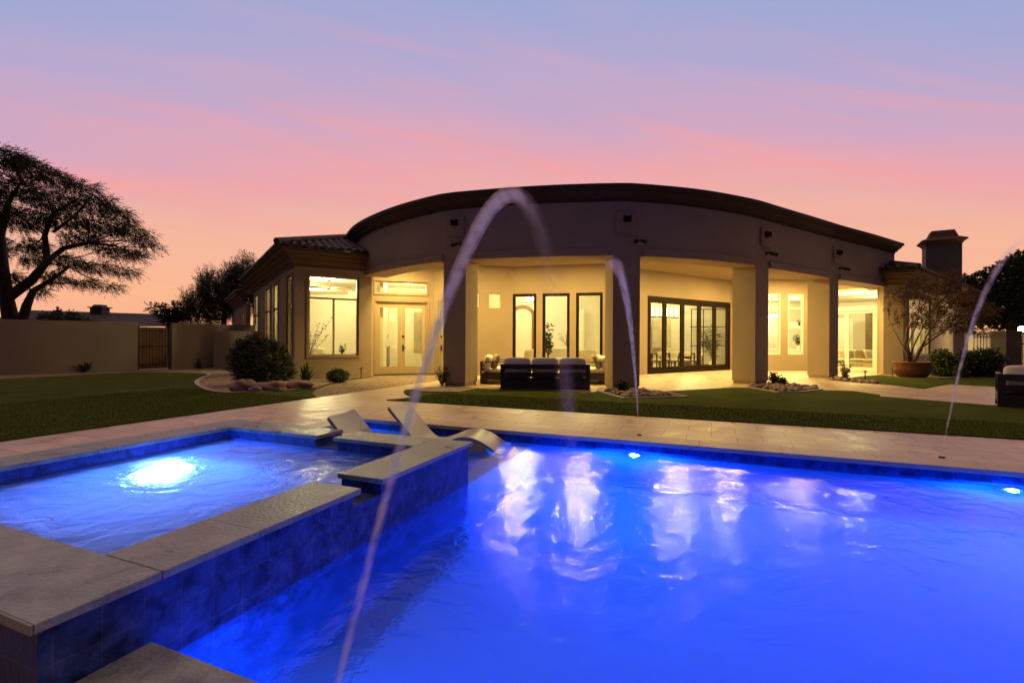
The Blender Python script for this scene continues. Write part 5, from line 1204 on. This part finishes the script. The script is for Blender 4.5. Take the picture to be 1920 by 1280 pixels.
# great room
dxa, dxb, dy = .05, 1.10, 26.9
m_ = MB(); pts_o = [(dxa - .17, .02), (dxb + .17, .02), (dxb + .17, 2.75)] + [((dxa + dxb) / 2 + (dxb - dxa + .34) / 2 * math.cos(t), 2.75 + .55 * math.sin(t)) for t in np.linspace(.2, math.pi - .2, 9)] + [(dxa - .17, 2.75)]
pts_i = [(dxa, .02), (dxb, .02), (dxb, 2.7)] + [((dxa + dxb) / 2 + (dxb - dxa) / 2 * math.cos(t), 2.7 + .42 * math.sin(t)) for t in np.linspace(.2, math.pi - .2, 9)] + [(dxa, 2.7)]
n = len(pts_o); vs = [(x, dy, z) for x, z in pts_o] + [(x, dy, z) for x, z in pts_i] + [(x, dy + .12, z) for x, z in pts_o] + [(x, dy + .12, z) for x, z in pts_i]
m_.add(vs, [(i, (i + 1) % n, n + (i + 1) % n, n + i) for i in range(1, n)] + [(i, 2 * n + i, 2 * n + (i + 1) % n, (i + 1) % n) for i in range(n)] + [(n + i, n + (i + 1) % n, 3 * n + (i + 1) % n, 3 * n + i) for i in range(n)])
df = m_.build('arched_door_frame', mat('walnut', (.20, .08, .03), .5, var=.3), house)
def chandelier(label, px, py, d, w_, zc, kind):
    x, y, z = P(px, py, d); t = thing('chandelier', label, 'chandelier', (x, y, z))
    m_ = MB(); m_.tube([(x, y, zc), (x, y, z + .15)], .008, 6); m_.build('rod', BLACK, t)
    if kind == 'ring':
        for zz in (-.10, .13):
            m_ = MB(); m_.tube([(x + w_ * math.cos(a), y + w_ * math.sin(a), z + zz) for a in np.linspace(0, 2 * math.pi, 21)], .013, 6); m_.build('ring', BLACK, t)
        for k in range(9): a = 2 * math.pi * k / 9; m_ = MB(); m_.tube([(x + w_ * .8 * math.cos(a), y + w_ * .8 * math.sin(a), z - .08), (x + w_ * .8 * math.cos(a), y + w_ * .8 * math.sin(a), z + .10)], .035, 8); m_.build('crystal', emit('crystal_glow', (1, .88, .6), 9), t)
    return t
chandelier('round crystal chandelier seen in the left tall patio window', 997, 561, 23.5, .33, 4.15, 'ring'); chandelier('round bright crystal chandelier seen in the left nook window', 1447, 593, 23.2, .42, 3.57, 'ring')
def potted_plant(label, px, d, h, n, seed, m=LEAF_S, w_=.4, size=.2, wd=.05):
    x, y, _ = P(px, 640, d); rng = np.random.default_rng(seed); t = thing('potted_plant', label, 'plant', (x, y, FZ)); m_ = MB(); m_.lathe([(.14, FZ), (.19, .2), (.2, .36), (.17, .37)], x, y, 20); m_.build('pot', WHITE, t); st, fb = MB(), MB()
    for i in range(4):
        e = np.array([x + rng.normal(0, w_ * .35), y + rng.normal(0, .15), h * rng.uniform(.6, .95)]); st.tube([(x, y, .3), (e + np.array([x, y, .3])) / 2 + rng.normal(0, .03, 3), e], [.02, .014, .01], 5)
        for k in range(n): p = np.array([x, y, .5]) + (e - np.array([x, y, .5])) * rng.uniform(.3, 1.05); leaf_quads(fb, p, rng.normal(0, 1, 3), 1, size, wd, rng, size=size)
    st.build('stem', BARK, t); fb.build('leaves', m, t); return t
potted_plant('leafy fig plant inside the middle tall patio window', 1028, 20.2, 2.05, 22, 81); vase_branches('thin twigs inside the middle tall window, at its right side', 1066, 660, 19.4, .75, 5, 74, zb=.8, lean=(-.3, 0), size=.06)
x, y, _ = P(1040, 650, 21.0); soft_seat('armchair', 'cream sofa inside the middle tall patio window', x, y, 2.0, .9, 1.0, 0, n=2)
x, y, _ = P(1000, 660, 19.8); soft_seat('armchair', 'round cream armchair inside the left tall patio window', x, y, .8, .8, .95, math.pi, n=1)
x, y, _ = P(1098, 665, 19.6); soft_seat('armchair', 'cream armchair inside the right tall patio window', x, y, .85, .8, .95, math.pi, n=1)
m_ = MB(); m_.box(*P(1088, 640, 26.4)[:2], .02, 3.0, .34, .06); m_.build('doorway', WHITE, house)
m_ = MB(); vx, vy, vz = P(1118, 556, 26.3)
for i in range(5): m_.box(vx, vy, vz - .13 + i * .055, vz - .105 + i * .055, .38, .03)
m_.build('air_vent', WHITE, house)
# dining room
dd_ = np.array([wS.d[0], wS.d[1]]); dn = wS.n; base = np.array(P(1249, 655, 21.6)[:2]); rot_ = math.atan2(dd_[1], dd_[0]) * .55
dirT = np.array([math.cos(rot_), math.sin(rot_)]); nT = np.array([-dirT[1], dirT[0]])
tb_ = thing('dining_table', 'long wooden dining table behind the folding glass doors', 'table', (*base, FZ)); m_ = MB(); m_.box(base[0], base[1], .72, .77, 2.6, 1.0, rot_); m_.build('table_top', WOOD, tb_)
for s in (-1, 1): m_ = MB(); q = base + dirT * s * 1.0; m_.box(q[0], q[1], FZ, .719, .12, .7, rot_); m_.build('leg', WOOD, tb_)
def dining_chair(label, x, y, rot):
    t = thing('dining_chair', label, 'chair', (x, y, FZ), 'dining chairs'); c_, s_ = math.cos(rot), math.sin(rot); q = lambda a, b: (x + a * c_ - b * s_, y + a * s_ + b * c_)
    for a in (-.22, .22):
        for b, hh in ((-.22, .80), (.22, .44)): m_ = MB(); m_.box(*q(a, b), FZ, hh, .045, .045, rot); m_.build('leg', WOOD, t)
    m_ = MB(); m_.box(*q(0, 0), .40, .44, .46, .46, rot); m_.build('seat_frame', WOOD, t); m_ = MB(); cushion(m_, *q(0, 0), .48, .46, .46, .09, rot, 0, puff=.4); m_.build('seat', CUSH, t, smooth=True)
    m_ = MB(); cushion(m_, *q(0, -.22), .73, .44, .07, .20, rot, 0, puff=.5); m_.build('backrest', CUSH, t, smooth=True); return t
for i, (s, w_) in enumerate(((-.95, 'leftmost'), (-.3, 'second from the left'), (.35, 'third from the left'), (.98, 'rightmost'))):
    q = base + dirT * s - nT * .72; dining_chair(f'wooden dining chair, {w_} of the near row at the dining table', q[0], q[1], rot_)
for i, (s, w_) in enumerate(((-.6, 'left'), (.6, 'right'))):
    q = base + dirT * s + nT * .72; dining_chair(f'wooden dining chair on the far side of the dining table, {w_} one', q[0], q[1], rot_ + math.pi)
lb = np.array(P(1246, 594, 21.4)); lc = thing('linear_chandelier', 'long black bar chandelier with upright glass tube lamps over the dining table', 'chandelier', tuple(lb))
m_ = MB(); h = .62
q = lambda s, z: (lb[0] + dirT[0] * s, lb[1] + dirT[1] * s, z)
m_.tube([q(-h - .1, lb[2] - .02), q(h + .1, lb[2] - .02)], .025, 8); m_.build('bar', BLACK, lc)
for s in (-.3, .3): m_ = MB(); m_.tube([q(s, lb[2]), q(s, 4.15)], .007, 6); m_.build('rod', BLACK, lc)
for s in np.linspace(-h, h, 6): m_ = MB(); m_.tube([q(s, lb[2] + .03), q(s, lb[2] + .10), q(s, lb[2] + .38), q(s, lb[2] + .42)], [.03, .05, .05, .03], 10); m_.build('tube_lamp', emit('tube_glow', (1, .86, .55), 6), lc)
wZ = WF((6.6, 26.2), (12.4, 27.4)); wY = WF((5.0, 18.9), (7.4, 25.6))
m_ = MB(); ax, ay, _ = P(1240, 620, 26.0); m_.box(ax, ay, .95, 2.5, 1.1, .06, .2); tag(m_.build('wall_art', ART2), 'large pale abstract block painting behind the dining table', 'painting')
m_ = MB(); sh_ = thing('shelf_unit', 'black framed open shelf unit at the right in the dining room', 'shelf', (*P(1330, 640, 25.5)[:2], FZ)); sx_, sy_ = P(1330, 640, 25.5)[:2]
for i in range(4): m_.box(sx_ - .95 + i * .63, sy_, FZ, 3.0, .04, .04)
m_.build('upright', BLACK, sh_) 
for z in (.05, 1.05, 2.05, 2.98): m_ = MB(); m_.box(sx_, sy_, z, z + .035, 1.93, .3); m_.build('shelf', BLACK, sh_)
potted_plant('tall spiky dracaena plant behind the right folding door panels', 1338, 22.9, 2.2, 42, 83, m=LEAF_S, w_=.9, size=.38, wd=.018)
# kitchen seen through the nook
for zz, ww in ((1.55, 'lower'), (2.0, 'upper')): m_ = MB(); m_.box(*P(1492, 610, 25.6)[:2], zz, zz + .04, .9, .28); tag(m_.build('wall_shelf', WHITE), f'{ww} floating kitchen shelf seen in the right nook window', 'shelf', 'kitchen shelves')
m_ = MB(); m_.box(*P(1478, 650, 24.6)[:2], FZ, .92, 3.0, .7); tag(m_.build('kitchen_counter', WHITE, None, bevel=.01), 'white kitchen counter behind the nook windows', 'counter')
vase_branches('green plant on the kitchen counter in the right nook window', 1497, 645, 24.5, .55, 9, 75, zb=.92, size=.10, m=LEAF_S); vase_branches('small plant on the upper kitchen shelf', 1499, 600, 25.55, .35, 6, 76, zb=2.04, size=.08, vh=.1)
m_ = MB(); m_.box(*P(1489, 600, 25.5)[:2], 2.045, 2.32, .36, .03); tag(m_.build('picture_frame', WHITE), 'small framed picture on the upper kitchen shelf', 'picture')
m_ = MB(); m_.box(*P(1452, 600, 24.9)[:2], 1.6, 2.5, .9, .5); tag(m_.build('range_hood', WHITE), 'white range hood glowing in the left nook window', 'range hood')
# family room
x, y, _ = P(1600, 670, 22.0); soft_seat('sectional_sofa', 'long cream sofa with pillows behind the sliding doors', x, y, 2.6, 1.0, .95, .15, n=3)
for i, (px, z, m__, ww) in enumerate(((1580, .72, SOFA, 'cream throw pillow at the left end of the long cream sofa'), (1592, .70, PILP, 'patterned throw pillow at the left of the long cream sofa'), (1613, .72, mat('tan_pillow', (.35, .24, .11), .9), 'tan throw pillow in the middle of the long cream sofa'), (1628, .72, SOFA, 'cream throw pillow at the right end of the long cream sofa'))):
    q = P(px, 650, 22.0); pillow(ww, q[0], q[1], z, .15 + .2 * (i % 2), -.25, m__, .46)
x, y, _ = P(1640, 675, 20.9); soft_seat('armchair', 'rounded tan armchair back just inside the right sliding door', x, y, .85, .8, .85, math.pi + .3, m=mat('tan_upholstery', (.38, .28, .14), .9), n=1)
m_ = MB(); m_.box(*P(1583, 640, 26.5)[:2], .02, 2.6, .9, .06); m_.build('interior_door', WHITE, house)
m_ = MB(); m_.box(*P(1634, 620, 25.6)[:2], .9, 2.9, .75, .05, .2); tag(m_.build('wall_art', mat('brown_art', (.20, .14, .07), .8, scale=3, col2=(.08, .05, .03))), 'tall dark brown panel picture in the family room', 'painting')

# ------------------------------------------------------------------ turf blades along the near parts of the lawns
def blades(label, region, n, seed, h=.032):
    rng = np.random.default_rng(seed); u = rng.uniform(region[0], region[1], n); v = rng.uniform(region[2], region[3], n) if len(region) == 4 else None
    P0 = u[:, None] * U + v[:, None] * V; a = rng.uniform(0, 6.28, n); w_ = .0035; hh = h * rng.uniform(.6, 1.3, n); ln = rng.normal(0, .012, (n, 2))
    dx = np.c_[np.cos(a), np.sin(a)] * w_; z0 = np.full(n, .016)
    A = np.c_[P0 - dx, z0]; B = np.c_[P0 + dx, z0]; T = np.c_[P0 + ln, z0 + hh]
    vs = np.stack([A, B, T], 1).reshape(-1, 3); me = bpy.data.meshes.new('grass_blades'); me.vertices.add(3 * n); me.vertices.foreach_set('co', vs.ravel()); me.loops.add(3 * n); me.loops.foreach_set('vertex_index', np.arange(3 * n)); me.polygons.add(n); me.polygons.foreach_set('loop_start', np.arange(0, 3 * n, 3)); me.update(); me.validate()
    me.materials.append(mat('grass_blade', (.13, .17, .03), .8, var=.5, scale=30, spec=.1)); o = bpy.data.objects.new('grass', me); C.objects.link(o); tag(o, label, kind='stuff')
blades('short green turf blades on the left lawn', (-12.5, -8.01, 1.5, 8.0), 60000, 91)
blades('short green turf blades on the centre lawn', (-6.0, 7.5, 8.34, 9.9), 50000, 92)
